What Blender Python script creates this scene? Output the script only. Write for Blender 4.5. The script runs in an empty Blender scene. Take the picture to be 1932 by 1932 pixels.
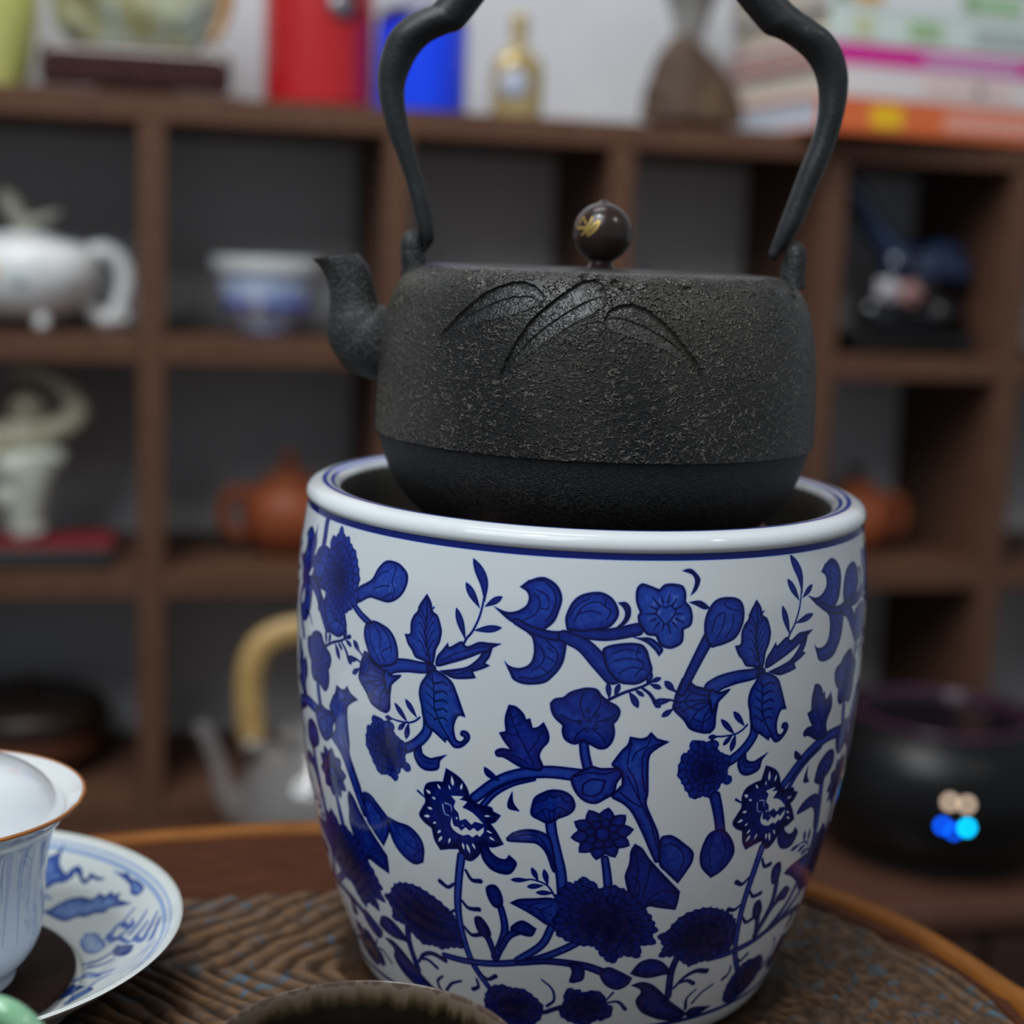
import bpy, bmesh, math, random
import numpy as np
from mathutils import Vector, Matrix, noise as mnoise
sc = bpy.context.scene
COL = sc.collection
R = math.radians
rng = random.Random(7)

# ------------------------------------------------------------------ camera, world, lights
cam_d = bpy.data.cameras.new('camera'); cam = bpy.data.objects.new('camera', cam_d); COL.objects.link(cam)
cam_d.sensor_width = 36; cam_d.lens = 2900/1932*36
rt = Vector((0.9991944, 0.00669273, 0.03956979)); up = Vector((-0.04013179, 0.1666344, 0.98520171)); fw = Vector((0, 0.98599604, -0.16676875))
M = Matrix((rt, up, -fw)).transposed().to_4x4(); M.translation = Vector((-0.02631057, -0.55639368, 0.25833536))
cam.matrix_world = M
cam_d.clip_start = .02
cam_d.dof.use_dof = True; cam_d.dof.focus_distance = .478; cam_d.dof.aperture_fstop = 5.4
sc.camera = cam
sc.view_settings.view_transform = 'Standard'; sc.view_settings.look = 'None'
sc.view_settings.gamma = 1; sc.view_settings.use_curve_mapping = False
sc.view_settings.exposure = -.08
wd = bpy.data.worlds.new('room_light'); sc.world = wd; wd.use_nodes = True
wd.node_tree.nodes['Background'].inputs[0].default_value = (.80, .90, 1.0, 1)
wd.node_tree.nodes['Background'].inputs[1].default_value = .26
def area(name, loc, target, size, power, col=(1, 1, 1), shape='DISK', spread=180):
    d = bpy.data.lights.new(name, 'AREA'); d.shape = shape; d.size = size; d.energy = power; d.color = col
    d.spread = R(spread)
    o = bpy.data.objects.new(name, d); COL.objects.link(o); o.location = loc
    o.rotation_euler = (Vector(target)-Vector(loc)).to_track_quat('-Z', 'Y').to_euler(); return o
area('soft_fill', (-.75, -1.05, 1.9), (-.1, .3, .1), 1.4, 33, (.90, .96, 1.0), 'SQUARE')  # added soft overhead fill, unseen; stands in for light from the ceiling
area('ceiling_lamp', (-.42, -.60, 1.80), (0, .0, .1), .15, 5.4, (.86, .94, 1.0))
area('ceiling_lamp.001', (1.05, -.45, 1.45), (0, .2, .1), .11, 2.2, (1, .97, .92))
area('shelf_fill', (-.22, .33, 1.6), (.0, 1.1, .40), .7, 6.0, (1.0, .97, .95), 'DISK', 120)  # added fill aimed at the shelf front, not a known lamp of the room

# ------------------------------------------------------------------ material helpers
def mat(name, col=(.5, .5, .5), rough=.5, metal=0, coat=0, spec=.5, trans=0, ior=1.45, emit=None, es=0, sss=0):
    m = bpy.data.materials.new(name); m.use_nodes = True
    b = m.node_tree.nodes['Principled BSDF']
    b.inputs['Base Color'].default_value = (*col, 1); b.inputs['Roughness'].default_value = rough
    b.inputs['Metallic'].default_value = metal; b.inputs['Coat Weight'].default_value = coat
    b.inputs['Specular IOR Level'].default_value = spec; b.inputs['Transmission Weight'].default_value = trans
    b.inputs['IOR'].default_value = ior; b.inputs['Coat Roughness'].default_value = .05
    if emit: b.inputs['Emission Color'].default_value = (*emit, 1); b.inputs['Emission Strength'].default_value = es
    if sss: b.inputs['Subsurface Weight'].default_value = sss; b.inputs['Subsurface Radius'].default_value = (.01, .01, .01)
    return m
def nd(m, t, **kw):
    n = m.node_tree.nodes.new(t)
    for k, v in kw.items():
        if k in n.inputs: n.inputs[k].default_value = v
        else: setattr(n, k, v)
    return n
def lk(m, a, b): m.node_tree.links.new(a, b)
def pb(m): return m.node_tree.nodes['Principled BSDF']
def coords(m, scale=(1, 1, 1), out='Object'):
    tc = nd(m, 'ShaderNodeTexCoord'); mp = nd(m, 'ShaderNodeMapping'); mp.inputs['Scale'].default_value = scale
    lk(m, tc.outputs[out], mp.inputs['Vector']); return mp.outputs[0]
def ramp(m, stops):
    r = nd(m, 'ShaderNodeValToRGB'); e = r.color_ramp.elements
    while len(e) < len(stops): e.new(.5)
    for x, (p, c) in zip(e, stops): x.position = p; x.color = (*c, 1)
    return r
def noisy(m, stops, scale=30, stretch=(1, 1, 1), detail=6, dist=0, rough=.6, bump=0, bdist=.001):
    n = nd(m, 'ShaderNodeTexNoise', Scale=scale, Detail=detail, Distortion=dist, Roughness=rough)
    lk(m, coords(m, stretch), n.inputs['Vector'])
    r = ramp(m, stops); lk(m, n.outputs[0], r.inputs[0]); lk(m, r.outputs[0], pb(m).inputs['Base Color'])
    if bump:
        b = nd(m, 'ShaderNodeBump', Strength=bump, Distance=bdist); lk(m, n.outputs[0], b.inputs['Height']); lk(m, b.outputs[0], pb(m).inputs['Normal'])
    return m
# ------------------------------------------------------------------ object helpers
def link(name, me, m=None, parent=None, smooth=True):
    o = bpy.data.objects.new(name, me); COL.objects.link(o)
    if m: me.materials.append(m)
    if smooth and len(me.polygons): me.polygons.foreach_set('use_smooth', [True]*len(me.polygons))
    if parent: o.parent = parent
    return o
def tag(o, label, cat, group=None):
    o['label'] = label; o['category'] = cat
    if group: o['group'] = group
    return o
def thing(name, label, cat, loc=(0, 0, 0), rz=0, group=None):
    o = bpy.data.objects.new(name, None); COL.objects.link(o); o.location = loc; o.rotation_euler = (0, 0, rz)
    o.empty_display_size = .02
    return tag(o, label, cat, group)
def struct(o): o['kind'] = 'structure'; return o
def grid_mesh(name, V, F): me = bpy.data.meshes.new(name); me.from_pydata(V, [], F); me.update(); return me
def lathe(name, prof, m, parent=None, seg=64, a0=0, a1=2*math.pi, loc=(0, 0, 0), scale=(1, 1, 1), smooth=True):
    V = []; F = []; n = len(prof); full = abs(a1-a0) > 6.28
    cols = seg if full else seg+1
    for j in range(cols):
        a = a0+(a1-a0)*j/seg
        for r, z in prof: V.append((loc[0]+scale[0]*max(r, 1e-5)*math.cos(a), loc[1]+scale[1]*max(r, 1e-5)*math.sin(a), loc[2]+scale[2]*z))
    for j in range(seg):
        k = (j+1) % cols
        for i in range(n-1): F.append((j*n+i, k*n+i, k*n+i+1, j*n+i+1))
    me = grid_mesh(name, V, F); bm = bmesh.new(); bm.from_mesh(me)
    bmesh.ops.remove_doubles(bm, verts=bm.verts, dist=2e-5); bmesh.ops.recalc_face_normals(bm, faces=bm.faces); bm.to_mesh(me); bm.free()
    return link(name, me, m, parent, smooth)
def arcp(cx, cz, r, a0, a1, n=8): return [(cx+r*math.cos(R(a0+(a1-a0)*i/n)), cz+r*math.sin(R(a0+(a1-a0)*i/n))) for i in range(n+1)]
def smoothprof(pts, sub=6):
    P = [Vector(p) for p in pts]; o = []
    for i in range(len(P)-1):
        a, b = P[i], P[i+1]; m0 = (P[i+1]-P[i-1])/2 if i else b-a; m1 = (P[i+2]-P[i])/2 if i+2 < len(P) else b-a
        for k in range(sub):
            t = k/sub; o.append(tuple((2*t**3-3*t*t+1)*a+(t**3-2*t*t+t)*m0+(3*t*t-2*t**3)*b+(t**3-t*t)*m1))
    o.append(tuple(P[-1])); return o
def tube(name, pts, rad, m, parent=None, seg=16, sub=8, flat=1.0, side=None, caps=True, closed=False):
    """sweep an ellipse along a smooth path; rad per point; side = fixed binormal, flat = ratio along it"""
    q = [tuple(p)+((rad[i] if hasattr(rad, '__len__') else rad),) for i, p in enumerate(pts)]
    if closed: q = q+[q[0]]
    P = [Vector(p) for p in smoothprof(q, sub)]
    V = []; F = []; n = len(P); up0 = Vector(side) if side else None
    prev = None
    for i, p in enumerate(P):
        t = (P[min(i+1, n-1)].xyz-P[max(i-1, 0)].xyz).normalized()
        if closed and i in (0, n-1): t = (P[1].xyz-P[n-2].xyz).normalized()
        if up0: b = (up0-up0.dot(t)*t).normalized()
        else:
            b = prev if prev else t.orthogonal(); b = (b-b.dot(t)*t).normalized(); prev = b
        s = t.cross(b)
        for k in range(seg):
            a = 2*math.pi*k/seg; V.append(p.xyz+p.w*(math.cos(a)*s+flat*math.sin(a)*b))
    for i in range(n-1):
        for k in range(seg):
            l_ = (k+1) % seg; F.append((i*seg+k, i*seg+l_, (i+1)*seg+l_, (i+1)*seg+k))
    if caps and not closed:
        for base, pt, rev in ((0, P[0], True), ((n-1)*seg, P[-1], False)):
            F.append([base+k for k in range(seg)][::-1 if rev else 1])
    me = grid_mesh(name, [tuple(v) for v in V], F)
    bm = bmesh.new(); bm.from_mesh(me); bmesh.ops.recalc_face_normals(bm, faces=bm.faces); bm.to_mesh(me); bm.free()
    return link(name, me, m, parent)
def box(name, size, m, parent=None, loc=(0, 0, 0), bev=.001, rz=0, segs=2):
    """box resting on loc.z (centre in x,y)"""
    bm = bmesh.new(); bmesh.ops.create_cube(bm, size=1)
    for v in bm.verts: v.co = Vector((v.co.x*size[0], v.co.y*size[1], (v.co.z+.5)*size[2]))
    if bev: bmesh.ops.bevel(bm, geom=bm.edges[:], offset=bev, segments=segs, affect='EDGES', profile=.5)
    me = bpy.data.meshes.new(name); bm.to_mesh(me); bm.free()
    o = link(name, me, m, parent, smooth=False); o.location = loc; o.rotation_euler = (0, 0, rz); return o
def blobs(name, items, m, parent=None, voxel=.002, smooth_it=4):
    """one continuous surface grown from spheres (x,y,z,r[,sx,sy,sz]) and capsule chains"""
    bm = bmesh.new()
    for it in items:
        x, y, z, r = it[:4]; s = it[4:] if len(it) > 4 else (1, 1, 1)
        bmesh.ops.create_icosphere(bm, subdivisions=3, radius=1, matrix=Matrix.Translation((x, y, z)) @ Matrix.Diagonal((r*s[0], r*s[1], r*s[2], 1)))
    me = bpy.data.meshes.new(name); bm.to_mesh(me); bm.free(); o = link(name, me, m, parent)
    md = o.modifiers.new('join', 'REMESH'); md.mode = 'VOXEL'; md.voxel_size = voxel; md.use_smooth_shade = True
    if smooth_it: ms = o.modifiers.new('soft', 'SMOOTH'); ms.iterations = smooth_it; ms.factor = .5
    return o
def chain(pts, r0, r1, n=10):
    P = [Vector(p) for p in smoothprof(pts, n)]; N = len(P)
    return [(p.x, p.y, p.z, r0+(r1-r0)*i/(N-1)) for i, p in enumerate(P)]

INK = """;m;-578,2579,0,-621,2570,0,-679,2563,0,-739,2540,0,-774,2507,0;3.33,5.23,0.6
;f;-593,2588,0,-575,2608,0,-557,2599,0,-554,2572,0,-574,2546,0,-593,2560,0;0.85,0.38
;m;-582,2263,0,-585,2164,0,-629,2069,0,-689,2007,0,-745,1992,0;3.56,3.33,0.6
;f;-605,3044,1,-586,2998,0,-576,2944,0,-557,2921,0,-545,2877,0,-537,2823,0,-543,2755,0,-556,2704,0,-561,2636,0,-569,2591,1,-591,2608,0,-615,2620,0,-641,2631,0,-658,2674,0,-675,2707,0,-690,2764,1,-667,2776,0,-666,2843,0,-655,2894,0,-640,2926,0,-632,2971,0;0.68,0.52
;s;-602,3012,0,-601,2909,0,-603,2805,0,-592,2703,0,-578,2612,0;0.43,0.76,1.0
;s;-603,2871,0,-621,2932,0,-636,2951,0;0.38,0.38,1.0
;s;-600,2872,0,-585,2942,0,-573,2968,0;0.38,0.38,1.0
;s;-601,2824,0,-620,2889,0,-635,2909,0;0.38,0.38,1.0
;s;-599,2825,0,-583,2900,0,-572,2926,0;0.38,0.38,1.0
;s;-599,2768,0,-618,2838,0,-633,2857,0;0.38,0.38,1.0
;s;-597,2768,0,-582,2848,0,-571,2875,0;0.38,0.38,1.0
;s;-598,2711,0,-616,2782,0,-631,2801,0;0.38,0.38,1.0
;s;-595,2712,0,-580,2792,0,-569,2819,0;0.38,0.38,1.0
;s;-596,2654,0,-614,2725,0,-630,2745,0;0.38,0.38,1.0
;s;-594,2655,0,-578,2736,0,-567,2763,0;0.38,0.38,1.0
;f;-552,2658,0,-530,2712,0,-511,2759,1,-502,2736,0,-460,2782,0,-437,2756,0,-394,2793,0,-357,2796,0,-315,2798,1,-345,2766,0,-363,2734,0,-387,2724,1,-435,2680,0,-491,2637,0,-551,2599,0;0.7,0.52
;s;-540,2633,0,-497,2683,0,-447,2724,0,-399,2756,0,-356,2778,0;0.38,0.38,1.0
;f;-539,2574,1,-484,2599,0,-434,2628,0,-397,2685,0,-379,2731,0,-345,2764,1,-354,2708,0,-369,2667,1,-352,2653,1,-379,2626,0,-412,2601,1,-401,2564,1,-438,2549,0,-483,2540,0,-518,2558,0;0.7,0.52
;s;-524,2566,0,-472,2571,0,-428,2606,0,-386,2659,0;0.38,0.38,1.0
;f;-574,2575,1,-595,2521,0,-615,2466,0,-621,2396,0,-611,2322,0,-604,2256,0,-585,2194,0,-554,2165,0,-510,2113,1,-503,2133,0,-477,2092,0,-448,2101,0,-421,2148,0,-416,2188,0,-430,2213,0,-448,2210,0,-452,2183,0,-438,2167,0,-450,2140,0,-469,2153,0,-477,2229,0,-462,2301,0,-435,2304,1,-451,2372,0,-470,2453,0,-488,2514,0,-518,2553,0,-548,2573,0;0.68,0.52
;s;-570,2548,0,-560,2445,0,-556,2340,0,-534,2240,0,-495,2145,0;0.43,0.57,1.0
;s;-560,2493,0,-580,2516,0,-592,2531,0;0.38,0.38,1.0
;s;-558,2484,0,-526,2503,0,-508,2490,0;0.67,0.48,1.0
;s;-559,2436,0,-578,2459,0,-591,2474,0;0.38,0.38,1.0
;s;-556,2427,0,-524,2446,0,-507,2432,0;0.67,0.48,1.0
;s;-558,2378,0,-577,2401,0,-590,2417,0;0.38,0.38,1.0
;s;-556,2369,0,-524,2389,0,-506,2375,0;0.67,0.48,1.0
;s;-558,2320,0,-577,2343,0,-589,2358,0;0.38,0.38,1.0
;s;-555,2311,0,-523,2331,0,-505,2317,0;0.67,0.48,1.0
;s;-557,2262,0,-576,2285,0,-589,2300,0;0.38,0.38,1.0
;s;-555,2253,0,-522,2273,0,-505,2259,0;0.67,0.48,1.0
;s;-449,2775,0,-439,2810,0,-421,2852,0,-401,2931,0,-390,3007,0,-383,3101,0;0.62,0.43,1.0
;l;-444,2795,0,-485,2986,0;2.19,0.75
;l;-398,3005,0,-456,3150,0;2.19,0.75
;l;-381,3046,0,-392,3173,0,-437,3300,0;2.95,0.75
;l;-380,3018,0,-320,3090,0;1.9,0.75
;l;-415,2862,0,-316,2899,0;2.09,0.75
;f;-768,2214,1,-801,2220,0,-847,2251,0,-872,2310,0,-913,2383,0,-913,2433,0,-906,2496,0,-887,2583,1,-867,2581,0,-838,2532,0,-796,2509,0,-745,2469,0,-744,2411,0,-749,2330,0,-750,2250,0;0.76,0.52
;f;-774,2507,0,-745,2479,0,-700,2490,0,-744,2411,0,-765,2334,0,-779,2398,0,-787,2454,0;0.6,0.52
;s;-874,2548,0,-849,2489,0,-780,2456,0;0.43,0.43,1.0
;s;-905,2427,0,-832,2436,0,-772,2430,0;0.43,0.43,1.0
;s;-888,2364,0,-824,2410,0,-772,2420,0;0.43,0.43,1.0
;s;-855,2277,0,-816,2373,0,-772,2410,0;0.43,0.43,1.0
;s;-801,2240,0,-794,2322,0,-768,2402,0;0.43,0.43,1.0
;s;-849,2489,0,-872,2440,0,-855,2397,0,-816,2373,0;0.43,0.43,1.0
;s;-832,2317,0,-801,2290,0,-772,2321,0;0.43,0.43,1.0
;s;315,2519,0,284,2558,0,264,2597,0;0.57,0.43,1.0
;l;290,2544,0,251,2614,0;2.0,0.75
;s;311,2472,0,275,2493,0,249,2499,0;0.57,0.43,1.0
;l;278,2491,0,212,2479,0;2.0,0.75
;s;315,2443,0,288,2436,0,268,2409,0;0.57,0.43,1.0
;l;288,2436,0,248,2388,0;1.71,0.75
;f;-643,2003,0,-613,2065,0,-603,2009,0,-573,1989,0,-548,2003,0,-505,2033,1,-531,1985,0,-537,1932,0,-561,1906,0,-599,1899,0,-628,1929,0;0.72,0.52
;s;-623,2021,0,-605,1958,0,-561,1954,0;0.38,0.38,1.0
;ch;-832,2167,1,-807,2173,0,-782,2143,0,-756,2179,1,-735,2137,0,-729,2079,0,-688,2056,0,-672,2002,0,-690,1954,0,-663,1874,1,-706,1877,0,-712,1844,0,-734,1764,1,-772,1807,0,-803,1780,0,-833,1830,0,-855,1892,0,-878,1973,0,-864,2097,1,-846,2100,0;0.82,0.57
;s;-616,2244,0,-635,2215,0,-664,2192,0,-708,2186,0,-743,2189,0;0.52,0.38,1.0
;l;-668,2191,0,-728,2299,0;1.71,0.75
;l;-628,2238,0,-679,2342,0;1.81,0.75
;l;-736,2187,0,-773,2189,0;1.52,0.75
;l;-676,2190,0,-711,2127,0;1.52,0.75
;l;-664,2190,0,-676,2079,0;1.9,0.75
;f;-347,3025,1,-310,3003,0,-284,3002,0,-258,3018,0,-233,3054,0,-227,3101,0,-236,3136,0,-260,3160,1,-232,3200,0,-187,3229,0,-151,3211,0,-125,3169,0,-113,3107,0,-121,3033,0,-135,2967,0,-159,2923,0,-183,2892,0,-218,2880,0,-255,2922,0,-293,2952,0;0.72,0.52
;s;-232,3200,0,-182,3207,0,-145,3157,0,-133,3095,0,-144,3021,0,-165,2963,0;0.43,0.43,1.0
;s;-210,3131,0,-188,3079,0,-201,3004,0,-241,2961,0;0.43,0.43,1.0
;s;-200,3150,0,-164,3119,0,-158,3083,0;0.38,0.38,1.0
;s;-187,3042,0,-162,3037,0,-157,3065,0;0.38,0.38,1.0
;f;-300,2693,1,-282,2667,0,-249,2659,0,-218,2683,0,-203,2727,0,-200,2793,0,-208,2856,0,-224,2890,0,-158,2882,0,-97,2852,0,-95,2751,0,-107,2685,0,-126,2636,0,-155,2585,0,-195,2565,0,-236,2563,0,-267,2585,0,-279,2621,0;0.72,0.52
;s;-157,2845,0,-120,2776,0,-125,2702,0,-151,2642,0,-196,2603,0,-247,2603,0;0.43,0.43,1.0
;s;-181,2814,0,-164,2752,0,-173,2695,0,-202,2653,0;0.43,0.43,1.0
;s;-156,2808,0,-132,2775,0;0.38,0.38,1.0
;s;-154,2744,0,-131,2720,0;0.38,0.38,1.0
;s;-172,2676,0,-152,2651,0;0.38,0.38,1.0
;m;-266,2948,0,-224,2913,0,-178,2888,0,-122,2877,0,-37,2900,0,47,2901,0,147,2937,0;2.14,4.04,0.72
;f;-93,2922,1,-98,2999,0,-77,3092,0,-43,3141,0,11,3159,0,50,3134,0,73,3085,0,81,3031,0,71,2985,0,47,2942,0,2,2924,0,-47,2911,0;0.7,0.52
;s;-69,2974,0,-41,3068,0,8,3099,0,39,3065,0;0.38,0.38,1.0
;s;-60,3021,0,-11,3043,0,20,3027,0;0.38,0.38,1.0
;s;37,3120,0,34,3074,0,54,3048,0,41,2992,0;0.38,0.38,1.0
;s;-84,3000,0,-61,3075,0,-22,3115,0;0.38,0.38,1.0
;f;77,3098,1,103,3102,0,120,3069,0,120,3014,0,102,2966,0,69,2937,1,95,2986,0,103,3032,0,95,3068,0;0.85,0.52
n;f;124,2895,1,155,2886,0,190,2886,0,217,2859,0,239,2812,0,226,2771,1,208,2813,0,176,2859,0;0.55,0.52
n;f;139,3178,0,156,3215,0,182,3206,0,219,3181,1,239,3211,0,271,3215,0,303,3201,0,315,3159,0,315,3104,1,334,3066,0,341,3002,0,334,2956,0,310,2934,1,307,2856,0,276,2820,0,249,2821,0,228,2840,0,211,2896,1,180,2905,0,163,2942,0,153,2960,0,146,3015,0,153,3042,1,139,3106,0;0.62,0.52
n;s;283,3032,0,307,3031,0;0.62,0.29,1.0
n;s;281,3002,0,311,2975,0;0.62,0.29,1.0
n;s;270,2978,0,286,2945,0;0.62,0.29,1.0
n;s;254,2966,0,263,2908,0;0.62,0.29,1.0
n;s;237,2966,0,233,2925,0;0.62,0.29,1.0
n;s;221,2979,0,202,2934,0;0.62,0.29,1.0
n;s;209,3003,0,189,2986,0;0.62,0.29,1.0
n;s;205,3033,0,172,3033,0;0.62,0.29,1.0
n;s;207,3063,0,186,3081,0;0.62,0.29,1.0
n;s;218,3087,0,196,3132,0;0.62,0.29,1.0
n;s;233,3100,0,227,3140,0;0.62,0.29,1.0
n;s;251,3100,0,257,3156,0;0.62,0.29,1.0
n;s;267,3086,0,281,3118,0;0.62,0.29,1.0
n;s;279,3062,0,308,3086,0;0.62,0.29,1.0
n;s;212,3061,0,227,3083,0,243,3069,0,258,3083,0,278,3050,0,266,3005,0,245,2969,0,224,3006,0,210,3033,0,212,3061,0;0.43,0.43,1.0
;m;-101,2879,0,-35,2831,0,22,2734,0,70,2653,0;3.8,6.18,0.68
;f;35,2818,0,95,2850,0,156,2849,0,182,2813,0,195,2748,0,205,2683,0,187,2627,0,158,2597,0,127,2594,0,91,2607,0,54,2671,0,37,2744,0;0.68,0.52
;s;61,2782,0,111,2812,0,162,2794,0;0.38,0.38,1.0
;s;67,2737,0,117,2757,0,169,2739,0;0.38,0.38,1.0
;s;90,2663,0,134,2702,0,186,2683,0;0.38,0.38,1.0
;s;156,2831,0,148,2767,0,174,2721,0,146,2646,0;0.38,0.38,1.0
n;f;302,3292,1,322,3302,0,341,3295,0,366,3248,0,365,3212,0,353,3171,0,333,3143,1,347,3203,0,348,3240,0,336,3270,0;0.9,0.52
n;f;327,3101,1,360,3109,0,382,3096,0,407,3059,1,383,3056,0,355,3079,0;0.85,0.52
n;m;405,2877,0,375,2777,0,340,2649,0,314,2538,0;4.04,2.85,0.7
n;f;413,2818,0,391,2878,0,386,2971,0,400,3053,0,427,3106,0,462,3122,0,510,3113,0,535,3077,0,543,3011,0,536,2937,0,511,2865,0,470,2833,0,436,2820,0;0.7,0.52
n;s;416,2913,0,430,3005,0,464,3020,0,455,2928,0,434,2874,0;0.38,0.38,1.0
n;s;474,3112,0,463,3076,0,493,3045,0,536,3030,0;0.38,0.38,1.0
n;s;500,3016,0,496,2942,0,469,2870,0;0.38,0.38,1.0
;s;54,2489,0,84,2518,0,113,2543,0,143,2562,0,173,2581,0,208,2613,0;0.86,0.67,1.0
;l;63,2499,0,55,2606,0;1.52,0.75
;l;81,2515,0,94,2600,0;1.52,0.75
;l;128,2548,0,145,2506,0,163,2447,0;2.0,0.75
;l;148,2562,0,181,2520,0;1.14,0.75
;s;174,2571,0,201,2533,0,223,2476,0;0.67,1.05,1.0
;l;213,2482,0,242,2449,0;1.62,0.75
;l;188,2595,0,203,2672,0;1.81,0.75
;l;198,2608,0,237,2634,0;1.43,0.75
;l;199,2597,0,240,2568,0;1.43,0.75
;m;-16,2204,0,-9,2128,0,4,2041,0;2.85,3.14,0.6
;f;-137,2457,1,-121,2487,0,-93,2500,0,-70,2535,0,-28,2563,0,2,2567,0,22,2557,0,38,2521,0,64,2485,0,91,2458,0,103,2420,0,96,2373,0,83,2342,1,88,2287,0,82,2229,0,63,2185,0,38,2177,0,12,2197,0,-19,2223,1,-49,2201,0,-80,2226,0,-92,2273,0,-92,2320,1,-120,2365,0,-133,2410,0;0.8,0.52
;l;-19,2423,0,0,2424,0;1.81,0.62
;l;14,2388,0,33,2389,0;1.81,0.62
;l;14,2321,0,33,2322,0;1.81,0.62
;l;-19,2300,0,1,2301,0;1.81,0.62
;l;-45,2345,0,-26,2347,0;1.81,0.62
;l;-13,2362,0,6,2363,0;1.81,0.62
;s;-18,2376,0,-35,2459,0,-27,2525,0;0.43,0.43,1.0
;s;7,2378,0,30,2445,0,34,2511,0;0.43,0.43,1.0
;s;18,2350,0,63,2371,0,87,2401,0;0.43,0.43,1.0
;s;9,2311,0,40,2265,0,57,2219,0;0.43,0.43,1.0
;s;-16,2309,0,-40,2269,0,-49,2220,0;0.43,0.43,1.0
;s;-32,2346,0,-73,2361,0,-99,2386,0;0.43,0.43,1.0
;m;-397,1777,0,-315,1905,0,-235,1976,0,-132,2011,0,-13,2000,0;3.33,4.28,0.58
;m;-367,1732,0,-325,1825,0,-261,1905,0,-183,1956,0;2.19,1.43,0.58
;f;-279,2420,1,-253,2414,0,-227,2376,0,-217,2338,1,-203,2347,1,-193,2287,1,-174,2299,0,-156,2331,1,-138,2267,0,-136,2210,0,-156,2159,0,-165,2109,0,-151,2043,0,-163,2011,0,-205,2013,0,-236,2027,0,-289,2074,0,-316,2078,0,-322,2111,0,-301,2135,0,-269,2135,1,-291,2181,0,-310,2234,1,-287,2249,1,-291,2335,0;0.82,0.52
;s;-274,2386,0,-256,2284,0,-223,2176,0,-184,2047,0;0.43,0.43,1.0
;s;-158,2283,0,-177,2203,0,-206,2121,0;0.43,0.43,1.0
;s;-300,2101,0,-247,2093,0,-205,2053,0;0.43,0.43,1.0
;s;-265,2340,0,-276,2357,0;0.38,0.38,1.0
;s;-260,2341,0,-242,2364,0;0.38,0.38,1.0
;s;-264,2283,0,-275,2300,0;0.38,0.38,1.0
;s;-259,2284,0,-241,2307,0;0.38,0.38,1.0
;s;-263,2225,0,-274,2243,0;0.38,0.38,1.0
;s;-258,2226,0,-240,2249,0;0.38,0.38,1.0
;l;-301,1915,0,-342,1953,0,-361,1995,0;2.19,0.9
;f;-258,1856,1,-273,1787,0,-270,1738,0,-231,1728,1,-253,1782,0;0.9,0.52
;f;-54,1987,0,-14,2040,0,16,2066,0,52,2054,0,123,2064,1,123,2007,0,107,1957,0,99,1888,0,69,1847,0,34,1814,0,-8,1833,0,-41,1899,0;0.7,0.52
;s;-11,1941,0,18,1978,0,65,1971,1,52,1896,0,22,1866,0,-10,1882,0,-11,1941,0;0.57,0.57,1.0
;s;-48,1987,0,7,2022,0,58,2015,0,119,2046,0;0.48,0.48,1.0
;f;84,2075,0,96,2124,1,115,2173,0,134,2211,0,141,2261,1,179,2250,0,200,2259,1,214,2289,1,237,2247,1,281,2223,1,239,2180,0,215,2133,0,214,2035,0,220,1893,0,218,1813,0,245,1710,0,273,1605,0,285,1500,0,292,1402,1,272,1401,1,247,1483,0,212,1610,0,167,1754,0,133,1816,0,89,1865,0,113,1925,0,123,1955,0,114,2033,0;0.68,0.52
;s;215,2255,0,202,2198,0,167,2160,0,153,2103,0;0.43,0.43,1.0
;s;149,2228,0,141,2151,0,138,2083,0;0.43,0.43,1.0
;s;270,2224,0,223,2197,0,193,2150,0,192,2033,0,206,1903,0;0.43,0.43,1.0
;s;139,2063,0,169,1974,0,190,1854,0;0.43,0.43,1.0
;s;119,1895,0,159,1835,0,198,1794,0;0.43,0.43,1.0
;s;141,2004,0,171,1905,0,202,1804,0,242,1669,0,274,1501,0;0.43,0.43,1.0
;f;281,1563,0,308,1591,0,337,1577,0,382,1518,0,418,1459,0,423,1394,0,405,1323,0,375,1237,1,321,1326,0,288,1394,0;0.74,0.52
;s;295,1520,0,329,1526,0,368,1478,0,386,1401,0,369,1318,0;0.43,0.43,1.0
;m;-120,1685,0,-112,1594,0,-94,1463,0,-75,1328,0,-64,1157,0;3.33,3.56,0.58
;f;-279,1531,1,-253,1578,0,-210,1608,0,-167,1611,0,-129,1587,0,-113,1554,0,-100,1451,0,-87,1326,1,-106,1334,0,-133,1457,0,-166,1514,0,-209,1516,0,-269,1510,0;0.72,0.52
;s;-258,1541,0,-199,1574,0,-156,1557,0,-122,1469,0,-98,1357,0;0.43,0.43,1.0
;f;-186,1796,0,-176,1838,0,-150,1872,0,-119,1895,0,-78,1892,0,-46,1856,0,-34,1788,0,-53,1735,0,-92,1700,0,-125,1662,0,-157,1679,0,-190,1714,0;0.8,0.52
;s;-180,1777,0,-160,1821,0,-144,1813,0,-129,1855,0,-108,1839,0,-88,1861,0,-71,1824,0,-45,1816,0;0.43,0.43,1.0
;s;-169,1718,0,-138,1764,0,-116,1747,0,-91,1781,0,-59,1754,0;0.43,0.43,1.0
;s;-148,1742,0,-131,1684,0;0.33,0.33,1.0
;s;-127,1745,0,-121,1685,0;0.33,0.33,1.0
;s;-106,1749,0,-110,1687,0;0.33,0.33,1.0
;s;-85,1751,0,-100,1688,0;0.33,0.33,1.0
;m;83,1435,0,94,1340,0,106,1212,0;2.47,2.95,0.6
;fl;67,1609,0;9.74,9.03,10,10,1,0.8
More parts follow.
